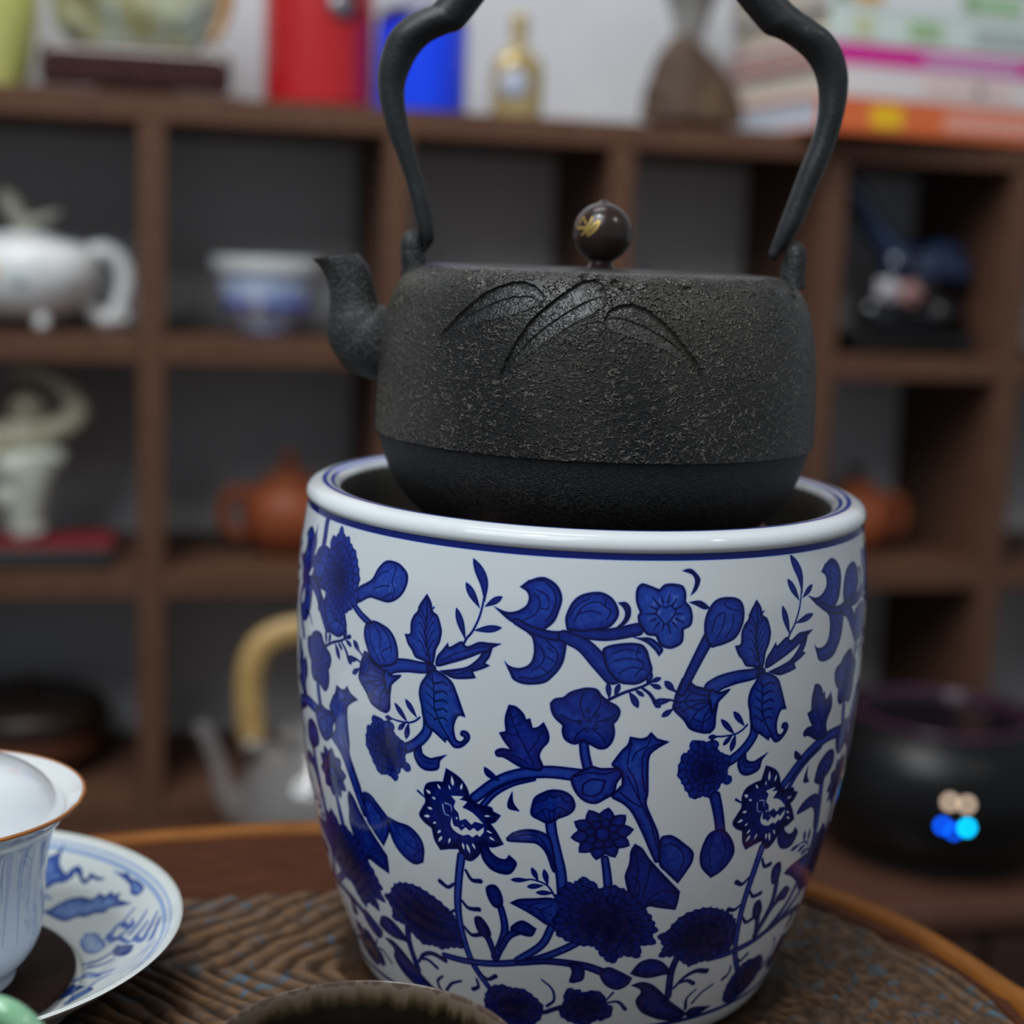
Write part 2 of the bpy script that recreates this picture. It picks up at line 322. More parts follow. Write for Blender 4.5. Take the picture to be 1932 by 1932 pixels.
;f;-508,1942,1,-477,1920,0,-449,1889,0,-426,1836,0,-413,1764,1,-381,1738,0,-336,1731,0,-327,1703,1,-299,1683,1,-319,1633,0,-337,1616,1,-314,1563,0,-288,1485,1,-331,1452,0,-371,1463,1,-378,1397,0,-414,1330,0,-450,1341,0,-467,1397,1,-504,1383,0,-543,1361,1,-566,1424,0,-576,1505,1,-608,1533,0,-628,1577,0,-612,1636,1,-598,1682,0,-603,1753,0,-588,1810,0,-550,1837,0,-521,1845,1;0.97,0.52
;w;-490,1762,1,-443,1772,0,-456,1747,1,-425,1743,1,-444,1696,1,-404,1670,0,-363,1605,1,-398,1612,1,-410,1586,1,-433,1620,1,-457,1601,1,-462,1651,1,-479,1686,0,-472,1730,1;
;w;-489,1621,1,-482,1562,0,-464,1553,1,-452,1531,1,-434,1563,1,-419,1542,1,-402,1568,1,-387,1547,1,-363,1585,1,-363,1549,1,-379,1511,1,-390,1525,1,-408,1499,1,-423,1515,1,-446,1499,1,-476,1517,0,-494,1557,0;
;s;-525,1690,0,-517,1631,0,-499,1618,0;0.48,0.29,0.15
;s;-515,1704,0,-491,1692,0,-489,1652,0;0.48,0.29,0.15
;s;-438,1700,0,-415,1728,0,-397,1754,0;0.67,0.24,1
;wl;-486,1902,0,-481,1830,0;1.05
;wl;-445,1864,0,-450,1815,0;0.86
;wl;-546,1825,0,-532,1791,0;0.76
;wl;-498,1836,0,-493,1801,0;0.57
;wl;-594,1766,0,-574,1745,0;1.14
;wl;-569,1726,0,-554,1713,0;0.86
;wl;-592,1642,0,-569,1641,0;0.95
;wl;-609,1575,0,-581,1586,0;1.05
;wl;-570,1539,0,-555,1553,0;0.76
;wl;-553,1475,0,-537,1505,0;0.86
;wl;-551,1415,0,-532,1463,0;0.95
;wl;-507,1418,0,-498,1464,0;0.76
;wl;-443,1398,0,-448,1447,0;0.86
;wl;-418,1377,0,-432,1446,0;0.95
;wl;-396,1416,0,-409,1458,0;0.76
;wl;-336,1669,0,-361,1663,0;0.67
;wl;-330,1550,0,-353,1564,0;0.67
;wl;-320,1500,0,-343,1523,0;0.76
;wl;-469,1603,0,-469,1622,0;0.67
;wl;-444,1565,0,-447,1574,0;0.48
;s;-629,1742,0,-612,1723,0,-595,1707,0;0.67,0.38,1.0
;m;-455,1350,0,-472,1172,0,-484,978,0,-480,797,0,-455,595,0,-419,463,0,-357,312,0;2.95,2.19,0.52
;f;-371,1463,1,-348,1459,0,-337,1421,0,-309,1386,0,-281,1383,0,-268,1416,1,-240,1370,0,-244,1329,0,-264,1281,0,-298,1272,0,-338,1293,0,-367,1348,0,-377,1408,0;0.86,0.52
;s;-343,1419,0,-321,1351,0,-269,1344,0;0.38,0.38,1.0
;s;-491,1137,0,-522,1098,0,-555,1127,0;0.81,1.62,0.97
;s;-440,1254,0,-417,1192,0,-382,1193,0;0.81,1.62,0.97
;s;-502,931,0,-526,904,0,-563,920,0;0.81,1.62,0.97
;s;-465,1019,0,-438,973,0,-394,978,0;0.81,1.62,0.97
;s;-468,825,0,-435,768,0,-398,782,0;0.81,1.62,0.97
;s;-415,465,0,-379,428,0,-342,466,0;0.81,1.62,0.97
;s;-433,408,0,-430,347,0,-458,314,0;0.81,1.62,0.97
;s;-92,1147,0,-123,1225,0,-174,1258,0,-213,1251,0;0.52,0.38,1.0
;l;-191,1253,0,-261,1239,0;1.52,0.75
;l;-157,1251,0,-183,1344,0;1.62,0.75
;l;-121,1225,0,-137,1340,0;1.71,0.75
;l;-137,1224,0,-199,1202,0;1.71,0.75
;l;-98,1174,0,-165,1167,0;1.62,0.75
;m;440,667,0,428,524,0,445,319,0;2.76,2.95,0.8
;ch;335,841,0,363,862,0,383,916,0,409,967,0,451,1003,0,523,1018,0,591,985,0,652,929,0,702,839,0,716,738,0,721,641,0,667,616,1,620,573,1,571,579,0,515,558,1,462,614,0,426,670,0,350,687,1,365,755,0;0.93,0.57
;f;238,556,1,270,640,0,320,663,0,378,622,0,428,524,0,392,518,0,324,507,0,268,530,0;0.88,0.52
;f;252,458,1,301,476,0,353,442,0,406,367,0,477,259,0,576,134,0,544,86,0,475,102,0,396,150,0,326,217,0,288,315,0,303,401,0;0.92,0.52
;f;568,130,1,610,173,0,734,133,1,667,91,0,616,77,0;0.92,0.52
;s;566,177,0,553,273,0,589,336,0;1.43,0.67,1.0
;s;595,218,0,632,294,0,686,341,0;1.14,0.76,1.0
;s;462,390,0,501,466,0,555,504,0,619,481,0;1.05,2.0,0.95
;s;478,423,0,522,435,0,565,395,0;0.86,1.52,0.95
;m;-579,540,0,-469,543,0,-332,573,0,-172,646,0,-51,749,0,24,838,0;2.38,2.95,0.6
;m;-240,625,0,-141,770,0,-102,917,0;2.85,2.85,0.6
;m;-234,608,0,-110,646,0,33,626,0,129,567,0;2.38,3.14,0.75
;f;105,567,0,139,615,0,193,575,0,251,518,1,236,460,0,192,424,0,137,467,0;0.85,0.52
;f;-27,645,0,32,626,0,40,516,0,0,480,1,-20,493,0,-12,574,0;0.85,0.52
;m;-336,626,0,-307,741,0,-289,864,0,-301,1007,0,-321,1080,0;3.33,2.09,0.66
;f;-359,1156,0,-328,1185,0,-305,1151,0,-293,1077,0,-301,1024,0,-331,1018,0,-354,1081,0;0.85,0.52
;m;-312,693,0,-275,809,0,-225,869,0;2.28,2.85,0.72
;f;-267,876,0,-219,945,0,-161,895,1,-182,830,0,-238,840,0;0.85,0.52
;m;-339,637,0,-358,749,0,-383,833,0;2.09,2.66,0.75
;f;-416,903,0,-389,923,0,-360,865,0,-349,793,0,-377,763,0,-407,813,0;0.92,0.52
;f;-266,1067,1,-230,1104,0,-173,1122,0,-100,1135,0,-42,1070,0,-55,923,0,-114,926,0,-160,974,0,-201,1016,0;0.75,0.52
;s;-254,1070,0,-184,1059,0,-103,1006,0;0.38,0.38,1.0
;s;-196,1062,0,-172,1016,0;0.38,0.38,1.0
;s;-161,1058,0,-126,981,0;0.38,0.38,1.0
;s;-184,1070,0,-144,1095,0;0.38,0.38,1.0
;s;-144,1044,0,-104,1079,0;0.38,0.38,1.0
;f;170,1254,1,163,1318,0,174,1403,0,175,1487,0,188,1541,1,218,1506,0,250,1429,0,303,1328,0,389,1174,1,389,1095,0,384,1038,1,318,1063,0,269,1081,0,248,1049,0,194,1143,0;0.86,0.52
;s;190,1508,0,210,1358,0,207,1209,0,217,1141,0;0.48,0.48,1.0
;s;257,1408,0,250,1259,0,237,1106,0;0.48,0.48,1.0
;s;382,1164,0,308,1187,0,255,1104,0;0.48,0.48,1.0
;s;367,1066,0,301,1121,0,256,1093,0;0.48,0.48,1.0
;s;189,1317,0,222,1251,0,222,1163,0;0.48,0.48,1.0
;ch;-90,1153,1,-56,1245,0,-25,1246,0,-3,1295,1,30,1284,0,55,1221,0,93,1233,0,120,1244,0,167,1211,0,210,1164,0,246,1072,0,280,1012,0,320,887,1,300,861,0,321,787,1,257,784,0,271,685,1,214,706,0,183,696,0,153,642,1,108,711,0,74,781,0,26,791,0,-34,821,0,-82,874,0,-97,974,0,-75,1066,0;0.9,0.57
;ch;-59,256,0,-39,312,0,-34,405,0,-9,430,0,40,402,1,99,418,0,138,376,0,149,318,0,185,256,0,173,184,0,116,162,0,67,119,0,1,146,0,-45,191,0;0.92,0.53
;s;155,315,0,205,320,0,247,250,0;0.62,1.32,0.95
;s;145,324,0,161,364,0,176,400,0;0.53,0.79,0.95
;s;-138,491,0,-93,421,0,-82,329,0,-112,272,0;0.44,1.14,0.95
;m;-121,216,0,-84,246,0,-41,276,0;1.76,1.76,0.85
;ch;-407,236,0,-376,355,0,-319,400,0,-272,389,0,-218,391,0,-172,339,0,-131,258,0,-146,151,0,-203,79,0,-321,46,0,-393,106,0;0.9,0.57
n;m;479,1830,0,502,1712,0,526,1561,0;3.8,3.52,0.7
n;f;480,1580,0,530,1593,0,577,1516,0,603,1412,0,585,1331,0,551,1276,0,514,1247,1,466,1331,0,450,1420,0,458,1514,0;0.78,0.52
n;s;496,1548,0,487,1444,0,506,1321,0;0.38,0.38,1.0
n;s;535,1538,0,561,1425,0,546,1321,0;0.38,0.38,1.0
l;m;-925,1571,0,-872,1578,0,-838,1521,0,-783,1453,0;2.19,2.85,0.74
l;f;-789,1482,0,-736,1476,0,-678,1471,0,-633,1417,0,-616,1339,0,-625,1236,1,-665,1202,0,-708,1221,0,-750,1276,0,-778,1358,0;0.76,0.52
l;s;-753,1446,0,-714,1358,0,-659,1308,0;0.38,0.38,1.0
l;s;-694,1453,0,-655,1385,0,-638,1307,0;0.38,0.38,1.0
l;s;-672,1206,0,-661,1275,0,-623,1336,0;0.38,0.38,1.0
l;m;-962,2870,0,-915,2818,0,-864,2778,0;2.38,2.38,0.6
l;f;-867,2786,1,-887,2750,0,-889,2681,0,-871,2608,0,-850,2548,0,-819,2515,0,-789,2512,0,-746,2537,0,-719,2576,0,-719,2653,0,-736,2725,0,-766,2773,0,-810,2796,0,-841,2800,0;0.66,0.52
l;s;-864,2768,0,-852,2655,0,-804,2545,0;0.38,0.38,1.0
l;s;-848,2783,0,-808,2720,0,-805,2623,0;0.38,0.38,1.0
l;s;-810,2787,0,-764,2716,0,-748,2624,0;0.38,0.38,1.0
l;s;-775,2556,0,-798,2606,0,-748,2663,0;0.38,0.38,1.0
l;f;-944,2974,0,-868,3058,0,-840,3139,0,-805,3197,0,-761,3205,0,-725,3186,0,-695,3138,0,-697,3061,0,-725,2987,0,-772,2942,0,-824,2942,0,-871,2941,0,-936,2887,0;0.64,0.52
l;s;-859,3041,0,-823,3110,0,-787,3140,0;0.38,0.38,1.0
l;s;-849,3006,0,-805,3039,0,-776,3048,0;0.38,0.38,1.0
l;s;-753,3178,0,-757,3120,0,-763,3071,0,-747,3028,0,-759,2967,0;0.38,0.38,1.0
l;s;-816,2949,0,-760,3005,0;0.38,0.38,1.0
l;ch;-1093,3329,1,-1063,3279,1,-1032,3279,0,-1015,3245,1,-979,3207,0,-957,3146,0,-940,3083,0,-933,3027,0,-939,2976,0,-931,2891,0,-961,2851,0,-987,2812,0,-1034,2774,0,-1051,2705,1,-1098,2749,0,-1143,2812,0,-1168,2894,0,-1200,2953,0,-1178,3032,0,-1163,3107,0,-1156,3190,0,-1155,3262,1,-1123,3253,0;0.76,0.57
l;s;-1216,3406,0,-1222,3314,0,-1218,3214,0,-1232,3107,0,-1321,3015,0,-1400,2874,0,-1463,2737,0,-1444,2631,0,-1393,2477,0;3.38,3.1,0.8
l;f;-1310,3287,1,-1305,3216,0,-1291,3147,0,-1321,3015,0,-1375,2921,0,-1449,2843,0,-1457,2952,0,-1424,3101,0,-1341,3192,0;0.82,0.31
l;s;-1274,2989,0,-1301,2937,0,-1228,2891,0,-1201,2829,0,-1213,2746,0;0.73,1.97,0.95
l;s;-1411,2702,0,-1354,2793,0,-1306,2739,0;0.79,0.79,0.95
l;s;-1378,2659,0,-1319,2666,0,-1278,2602,0;1.69,0.51,0.95"""


# ------------------------------------------------------------------ the painted decoration: ink density on the brazier wall
def spline(P, closed):
    n = len(P); out = []
    rngi = range(n if closed else n-1)
    for i in rngi:
        p1 = P[i]; p2 = P[(i+1) % n]; d = p2[:2]-p1[:2]
        m1 = d if (p1[2] or (not closed and i == 0)) else (p2[:2]-P[i-1][:2])*.5
        m2 = d if (p2[2] or (not closed and i == n-2)) else (P[(i+2) % n][:2]-p1[:2])*.5
        for k in range(6):
            t = k/6; out.append((2*t**3-3*t*t+1)*p1[:2]+(t**3-2*t*t+t)*m1+(3*t*t-2*t**3)*p2[:2]+(t**3-t*t)*m2)
    if not closed: out.append(P[-1][:2])
    return np.array(out)
PX = .155                                  # mm per texel
class Ink:
    def __init__(s, w, h, wrap=True):
        s.w, s.h, s.wrap = w, h, wrap; s.T = np.zeros((h, w), np.float32)
        g = np.random.default_rng(3); a = g.random((h//5+2, w//5+2)).astype(np.float32)
        s.N = np.kron(a, np.ones((5, 5), np.float32))[:h, :w]
        for ax in (0, 1):
            for _ in range(2): s.N = (s.N+np.roll(s.N, 2, ax)+np.roll(s.N, -2, ax))/3
    def win(s, lo, hi, pad):
        x0 = int((lo[0]-pad)/PX)-1; x1 = int((hi[0]+pad)/PX)+2; y0 = max(0, int((lo[1]-pad)/PX)-1); y1 = min(s.h, int((hi[1]+pad)/PX)+2)
        if not s.wrap: x0 = max(0, x0); x1 = min(s.w, x1)
        if y1 <= y0 or x1 <= x0: return None
        xs = np.arange(x0, x1); ys = np.arange(y0, y1); X, Y = np.meshgrid((xs+.5)*PX, (ys+.5)*PX)
        return np.ix_(ys, xs % s.w), X.astype(np.float32), Y.astype(np.float32)
    def segd(s, X, Y, L, closed, W=None):
        D = np.full(X.shape, 1e9, np.float32); ins = np.zeros(X.shape, bool); n = len(L)
        for i in range(n if closed else n-1):
            (ax, ay), (bx, by) = L[i], L[(i+1) % n]; dx, dy = bx-ax, by-ay; q = dx*dx+dy*dy+1e-12
            t = np.clip(((X-ax)*dx+(Y-ay)*dy)/q, 0, 1); d = np.hypot(X-ax-t*dx, Y-ay-t*dy)
            if W is not None: d = d-(W[i]+(W[i+1]-W[i])*t)
            D = np.minimum(D, d)
            if closed and abs(dy) > 1e-9: ins ^= ((ay > Y) != (by > Y)) & (X < dx*(Y-ay)/dy+ax)
        return D, ins
    def put(s, ix, cov, ink): T = s.T[ix]; s.T[ix] = T*(1-cov)+ink*cov
    def halo(s, ix, d): s.T[ix] = np.maximum(s.T[ix], .20*np.exp(-(np.maximum(d, 0)/.32)**2).astype(np.float32))
    def fill(s, L, lvl, ow, chrys=False, white=False):
        r = s.win(L.min(0), L.max(0), 1.2)
        if r is None: return
        ix, X, Y = r; D, ins = s.segd(X, Y, L, True); sd = np.where(ins, D, -D)
        cov = np.clip(.5+sd/PX*.8, 0, 1)
        if white: s.put(ix, cov, 0.0); return
        s.halo(ix, -sd)
        e = np.clip((sd-ow)/(ow*.8+1e-6), 0, 1); e = e*e*(3-2*e)
        body = lvl+.20*(s.N[ix]-.5)+.10*np.exp(-sd/.9)-.10*np.clip((sd-1.0)/2.2, 0, 1)
        s.put(ix, cov, np.clip(1.0*(1-e)+body*e, 0, 1))
        if chrys:
            c = (L.min(0)+L.max(0))/2; d_ = np.r_[0, np.cumsum(np.hypot(*np.diff(np.r_[L, L[:1]], axis=0).T))]; LL = np.r_[L, L[:1]]
            for ring, (f1, f0, wd) in enumerate(((1.04, .60, 3.1), (.80, .40, 2.9), (.56, .18, 2.5), (.33, .0, 2.0))):
                n = max(6, int(d_[-1]*f1/(wd*1.02))); q = (np.arange(n)+.5*(ring % 2))/n*d_[-1]
                B = np.c_[np.interp(q, d_, LL[:, 0]), np.interp(q, d_, LL[:, 1])]
                for p in B[np.argsort(-np.sin(np.arange(n)*2.4))]:
                    a_, b_ = c+(p-c)*f0, c+(p-c)*f1; ax = b_-a_; ln = np.hypot(*ax)+1e-6; nn = np.array((-ax[1], ax[0]))/ln*wd*.5
                    s.fill(np.array([a_-nn*.4, a_+ax*.45-nn*.95, a_+ax*.72-nn, a_+ax*.9-nn*.62, b_, a_+ax*.9+nn*.62, a_+ax*.72+nn, a_+ax*.45+nn*.95, a_+nn*.4]), lvl-.10+.06*ring, .20)
    def stroke(s, L, w0, w1, lvl, stem=False):
        W = np.linspace(w0/2, w1/2, len(L)); r = s.win(L.min(0), L.max(0), max(w0, w1)/2+1.2)
        if r is None: return
        ix, X, Y = r; D, _ = s.segd(X, Y, L, False, W); cov = np.clip(.5-D/PX*.8, 0, 1)
        if lvl > .3: s.halo(ix, D)
        if stem:
            e = np.clip((-D-.45)/.4, 0, 1); c = np.clip((-D-max(w0, w1)*.28)/.5, 0, 1)
            s.put(ix, cov, np.clip(1-e*(1-lvl-.12*s.N[ix])-.06*c, 0, 1))
        else: s.put(ix, cov, lvl)
    def leaf(s, L, w, lvl, white=False):
        L = np.array(L); n = 14; d = np.cumsum(np.r_[0, np.hypot(*np.diff(L, axis=0).T)]); t = np.linspace(0, 1, n)
        C = np.c_[np.interp(t*d[-1], d, L[:, 0]), np.interp(t*d[-1], d, L[:, 1])]; T_ = np.gradient(C, axis=0); T_ /= np.hypot(T_[:, 0], T_[:, 1])[:, None]+1e-9
        h = (w/2*np.sin(math.pi*t**1.35)**.8+.02)[:, None]; Nn = np.c_[-T_[:, 1], T_[:, 0]]
        s.fill(np.r_[C+Nn*h, (C-Nn*h)[::-1]], lvl, .28, white=white)
    def flower(s, c, rx, ry, n, rot, pt, lvl):
        for ring, (k0, kk) in enumerate(((1.0, n), (.62, n-2), (.34, n-4))):
            for i in range(kk):
                a = R(rot)+2*math.pi*(i+.5*(ring % 2))/kk; u = np.array((math.cos(a), math.sin(a))); v = np.array((-u[1], u[0])); hw = math.pi/kk*.88
                L = [c+k0*np.array((rx, ry))*(r_*u+q*hw*v) for r_, q in ((.25, 0), (.5, .7), (.74, .9), (.9, .5), (1.02, 0), (.9, -.5), (.74, -.9), (.5, -.7))]
                s.fill(np.array(L), lvl, .42)
        a = np.linspace(0, 2*math.pi, 20)[:-1]; s.fill(c+np.c_[np.cos(a), np.sin(a)]*rx*.24, lvl-.06, .35)
    def draw(s, it, dx, dy=0):
        k, pts, par = it[1], it[2], it[3]; P = pts.copy(); P[:, 0] += dx; P[:, 1] += dy
        if k in ('f', 'ch'): s.fill(spline(P, True), par[0], par[1], k == 'ch')
        elif k == 'w': s.fill(spline(P, True), 0, 0, white=True)
        elif k == 's': s.stroke(spline(P, False), *par)
        elif k == 'm': s.stroke(spline(P, False), par[0], par[1], par[2], True)
        elif k == 'l': s.leaf(spline(P, False), par[0], par[1])
        elif k == 'wl': s.leaf(spline(P, False), par[0], 0, True)
        elif k == 'fl': s.flower(P[0, :2], *par)
RM = 100.0                                  # nominal wall radius, mm: tile x = angle * RM
def paint_brazier():
    W = int(round(2*math.pi*RM/PX)); H = int(174/PX); ink = Ink(W, H); items = []
    for ln in INK.strip().split('\n'):
        fl, k, q, p = ln.split(';'); q = np.array([float(x) for x in q.split(',')]).reshape(-1, 3); p = [float(x) for x in p.split(',')] if p else []
        q = np.c_[np.radians(q[:, 0]/20)*RM, q[:, 1]/20, q[:, 2]]
        if k == 'fl': p[2] = int(p[2])
        items.append((fl, k, q, p))
    per = R(60)*RM; lift = {0: 0, 1: 2.4, -1: .9, 2: 3, -2: 2, 3: 2.5}
    for kk in (3, 2, -2, 1, -1, 0):
        for it in items:
            if it[0] == '' or (it[0] == 'n' and kk != -1) or (it[0] == 'l' and kk == 0): ink.draw(it, kk*per, lift[kk])
    return ink.T
def ink_image(name, T):
    h, w = T.shape; im = bpy.data.images.new(name, w, h, alpha=False, float_buffer=False); im.colorspace_settings.name = 'Non-Color'
    px = np.ones((h, w, 4), np.float32); px[..., :3] = np.clip(T, 0, 1)[..., None]
    im.pixels.foreach_set(px.ravel()); im.update(); im.pack(); return im
WHITE = (.74, .77, .79)
def glaze(name, im=None, white=WHITE, stops=None):
    m = mat(name, white, .08, coat=.10, spec=.40); m.node_tree.nodes['Principled BSDF'].inputs['Coat Roughness'].default_value = .03
    if im:
        t = nd(m, 'ShaderNodeTexImage', image=im, interpolation='Cubic'); t.extension = 'REPEAT'
        lk(m, nd(m, 'ShaderNodeUVMap', uv_map='UVMap').outputs[0], t.inputs[0])
        r = ramp(m, stops or [(0, white), (.22, (.36, .46, .72)), (.52, (.017, .065, .43)), (.74, (.005, .020, .25)), (1, (.0015, .003, .055))])
        lk(m, t.outputs[0], r.inputs[0]); lk(m, r.outputs[0], pb(m).inputs['Base Color'])
    return m
def set_uv(o, fn):
    me = o.data; uv = me.uv_layers.new(name='UVMap'); co = [v.co for v in me.vertices]
    for p in me.polygons:
        base = None
        for li in p.loop_indices:
            u, v = fn(co[me.loops[li].vertex_index], p)
            if base is None: base = u
            elif u-base > .5: u -= 1
            elif u-base < -.5: u += 1
            uv.data[li].uv = (u, v)

# ------------------------------------------------------------------ common materials
wood = noisy(mat('brown_laminate', rough=.5, spec=.22), [(.3, (.088, .041, .025)), (.7, (.138, .068, .042))], 14, (2, 2, 14))
wood_h = noisy(mat('brown_laminate_across', rough=.5, spec=.22), [(.3, (.088, .040, .024)), (.7, (.138, .067, .041))], 14, (14, 2, 2))
wall_m = noisy(mat('white_wall_paint', rough=.85), [(.3, (.55, .565, .59)), (.7, (.60, .615, .64))], 9)
floor_m = noisy(mat('dark_floor', rough=.5), [(.3, (.07, .05, .04)), (.7, (.12, .09, .07))], 5)
white_por = mat('white_porcelain', (.72, .73, .73), .12, coat=.5)

# ------------------------------------------------------------------ the room
SA = R(13.2); S0 = Vector((-0.36883688, 0.90397468, 0))           # front face line of the shelf unit; local x along the shelf, y away from the camera
def shelf_pt(u, v, z): return (S0.x+math.cos(SA)*u-math.sin(SA)*v, S0.y+math.sin(SA)*u+math.cos(SA)*v, z)
ZF = -.74
struct(box('wall_back', (5.2, .1, 2.6), wall_m, None, shelf_pt(.3, .284, ZF), 0, SA))
struct(box('floor', (5.2, 4.2, .1), floor_m, None, (.2, -.2, ZF-.1), 0, SA))

# ------------------------------------------------------------------ shelf unit
sh = thing('display_shelf', 'brown open cubby shelf unit filling the background, tea ware in its compartments', 'shelf', shelf_pt(0, 0, -.32), SA)
US = [-.462, -.234, -.005, .226, .451, .681, .897, 1.125]; TH = .025; DEP = .225
ZB = [-.306, -.0755, .153, .3765]
for u in US: box('upright', (TH, DEP, ZB[3]-TH/2+.32-.001), wood, sh, (u, DEP/2, 0.0), .0012)
for k, z in enumerate(ZB[:3]):
    for a, b in zip(US[:-1], US[1:]): box('shelf_board', (b-a-TH-.0004, DEP-.002, TH), wood_h, sh, ((a+b)/2, DEP/2+.001, z-TH/2+.32), .0012)
box('top_board', (US[-1]-US[0]+TH, DEP, TH), wood_h, sh, ((US[0]+US[-1])/2, DEP/2, ZB[3]-TH/2+.32), .0012)
back_m = noisy(mat('grey_back_board', rough=.8), [(.3, (.72, .72, .73)), (.7, (.78, .78, .79))], 9)
for a, b_ in zip(US[:-1], US[1:]):
    for k in range(3): box('back_panel', (b_-a-TH-.0004, .004, ZB[k+1]-ZB[k]-TH-.0004), back_m, sh, ((a+b_)/2, DEP-.003, ZB[k]+TH/2+.32+.0002), 0)
TOP = ZB[3]+TH/2+.0012; Z1 = ZB[2]+TH/2+.0012; Z2 = ZB[1]+TH/2+.0012; Z3 = ZB[0]+TH/2+.0012
cab = thing('low_cabinet', 'reddish-brown low cabinet in front of and beneath the cubby shelf', 'cabinet', shelf_pt(.33, 0, ZF), SA)
red_wood = noisy(mat('reddish_counter', rough=.35, coat=.2), [(.3, (.085, .036, .024)), (.7, (.14, .062, .040))], 10, (16, 2, 2))
dark_wood = noisy(mat('dark_cabinet_front', rough=.5), [(.3, (.030, .014, .009)), (.7, (.055, .026, .017))], 10, (2, 2, 14))
box('counter_top', (1.75, .515, .024), red_wood, cab, (0, -.0345, -.345-ZF), .004)
box('carcass', (1.70, .485, .36), dark_wood, cab, (0, -.0315, .034), .002)
for k in range(4):
    d = box('door', (.415, .016, .345), dark_wood, cab, (-.6375+.425*k, -.2823, .04), .002)
    lathe('knob', [(0, .022), (.007, .021), (.009, .016), (.005, .008), (.004, 0), (0, 0)], mat('brass_knob', (.5, .35, .15), .3, metal=1), d, 16).rotation_euler = (R(90), 0, 0)
    d.children[0].location = ((.17 if k % 2 == 0 else -.17), -.008, .26)
for x in (-.8, .8): box('plinth_foot', (.06, .44, .034), dark_wood, cab, (x, 0, 0), .002)

# ------------------------------------------------------------------ tea table with carved panel
OUT = [(.174, -.040), (.168, -.020), (.155, .010), (.139, .037), (.110, .066), (.060, .097), (0, .112), (-.055, .117), (-.109, .114), (-.155, .103), (-.19, .091), (-.25, .066), (-.32, .015), (-.36, -.06), (-.36, -.16), (-.31, -.26), (-.20, -.33), (-.06, -.345), (.07, -.30), (.14, -.22), (.172, -.12)]
INN = [(.160, -.055), (.150, -.010), (.134, .013), (.112, .042), (.090, .062), (.045, .082), (0, .088), (-.05, .070), (-.091, .046), (-.125, .036), (-.158, .028), (-.215, .014), (-.295, -.010), (-.335, -.08), (-.335, -.16), (-.26, -.225), (-.18, -.275), (-.06, -.285), (.055, -.25), (.115, -.19), (.150, -.115)]
def loop(pts, n):
    L = spline(np.array([(x, y, 0) for x, y in pts]), True); d = np.r_[0, np.cumsum(np.hypot(*np.diff(np.r_[L, L[:1]], axis=0).T))]
    t = np.linspace(0, d[-1], n+1)[:-1]; LL = np.r_[L, L[:1]]; return np.c_[np.interp(t, d, LL[:, 0]), np.interp(t, d, LL[:, 1])]
NT = 560
Lo = loop(OUT, NT); Li = loop(INN, NT)
tt = thing('tea_table', 'brown wooden tea table with carved patterned top and raised amber edge', 'table', (0, 0, ZF))
ZT = -ZF-.0015
edge_m = noisy(mat('amber_table_edge', rough=.45, spec=.2), [(.3, (.20, .066, .010)), (.7, (.31, .108, .018))], 18, (3, 3, 20))
board_m = noisy(mat('red_brown_board', rough=.6, spec=.12), [(.3, (.055, .016, .007)), (.7, (.092, .029, .012))], 16, (3, 14, 3))
def ring_strip(name, loops, m, parent):
    V = []; F = []; n = NT
    for L, z in loops: V += [(x, y, z) for x, y in L]
    for a in range(len(loops)-1):
        for j in range(n): k = (j+1) % n; F.append((a*n+j, a*n+k, (a+1)*n+k, (a+1)*n+j))
    me = grid_mesh(name, V, F); bm = bmesh.new(); bm.from_mesh(me); bmesh.ops.recalc_face_normals(bm, faces=bm.faces); bm.to_mesh(me); bm.free()
    return link(name, me, m, parent)
def mix(a): return Lo*(1-a)+Li*a
def offs(L, d):
    T_ = np.roll(L, -1, 0)-np.roll(L, 1, 0); T_ /= np.hypot(T_[:, 0], T_[:, 1])[:, None]; return L+np.c_[-T_[:, 1], T_[:, 0]]*d
sgn = 1 if np.sum(Lo[:, 0]*np.roll(Lo[:, 1], -1)-np.roll(Lo[:, 0], -1)*Lo[:, 1]) > 0 else -1
ins = lambda d: offs(Lo, sgn*d)
ring_strip('table_edge', [(ins(.012), ZT-.045), (ins(.002), ZT-.040), (Lo, ZT-.015), (ins(.0008), ZT-.003), (ins(.003), ZT+.0005), (ins(.008), ZT+.001), (ins(.0105), ZT-.001), (ins(.0115), ZT-.003), (ins(.0115), ZT-.02)], edge_m, tt)
Lm = ins(.0117)
ring_strip('table_board', [(Lm, ZT-.002), (Lm*.35+(Li+(Lm-Li)*.03)*.65, ZT-.0024), (Li+(Lm-Li)*.03, ZT-.0028), (Li, ZT-.004)], board_m, tt)
lathe('underside', [(0, 0), (.10, 0), (.10, .004)], board_m, tt, 24, loc=(-.1, -.1, ZT-.047))
lathe('pedestal', smoothprof([(0, 0), (.15, 0), (.155, .02), (.10, .05), (.045, .12), (.04, .35), (.06, .55), (.13, ZT-.06), (.14, ZT-.045), (0, ZT-.044)]), board_m, tt, 40, loc=(-.1, -.1, 0))
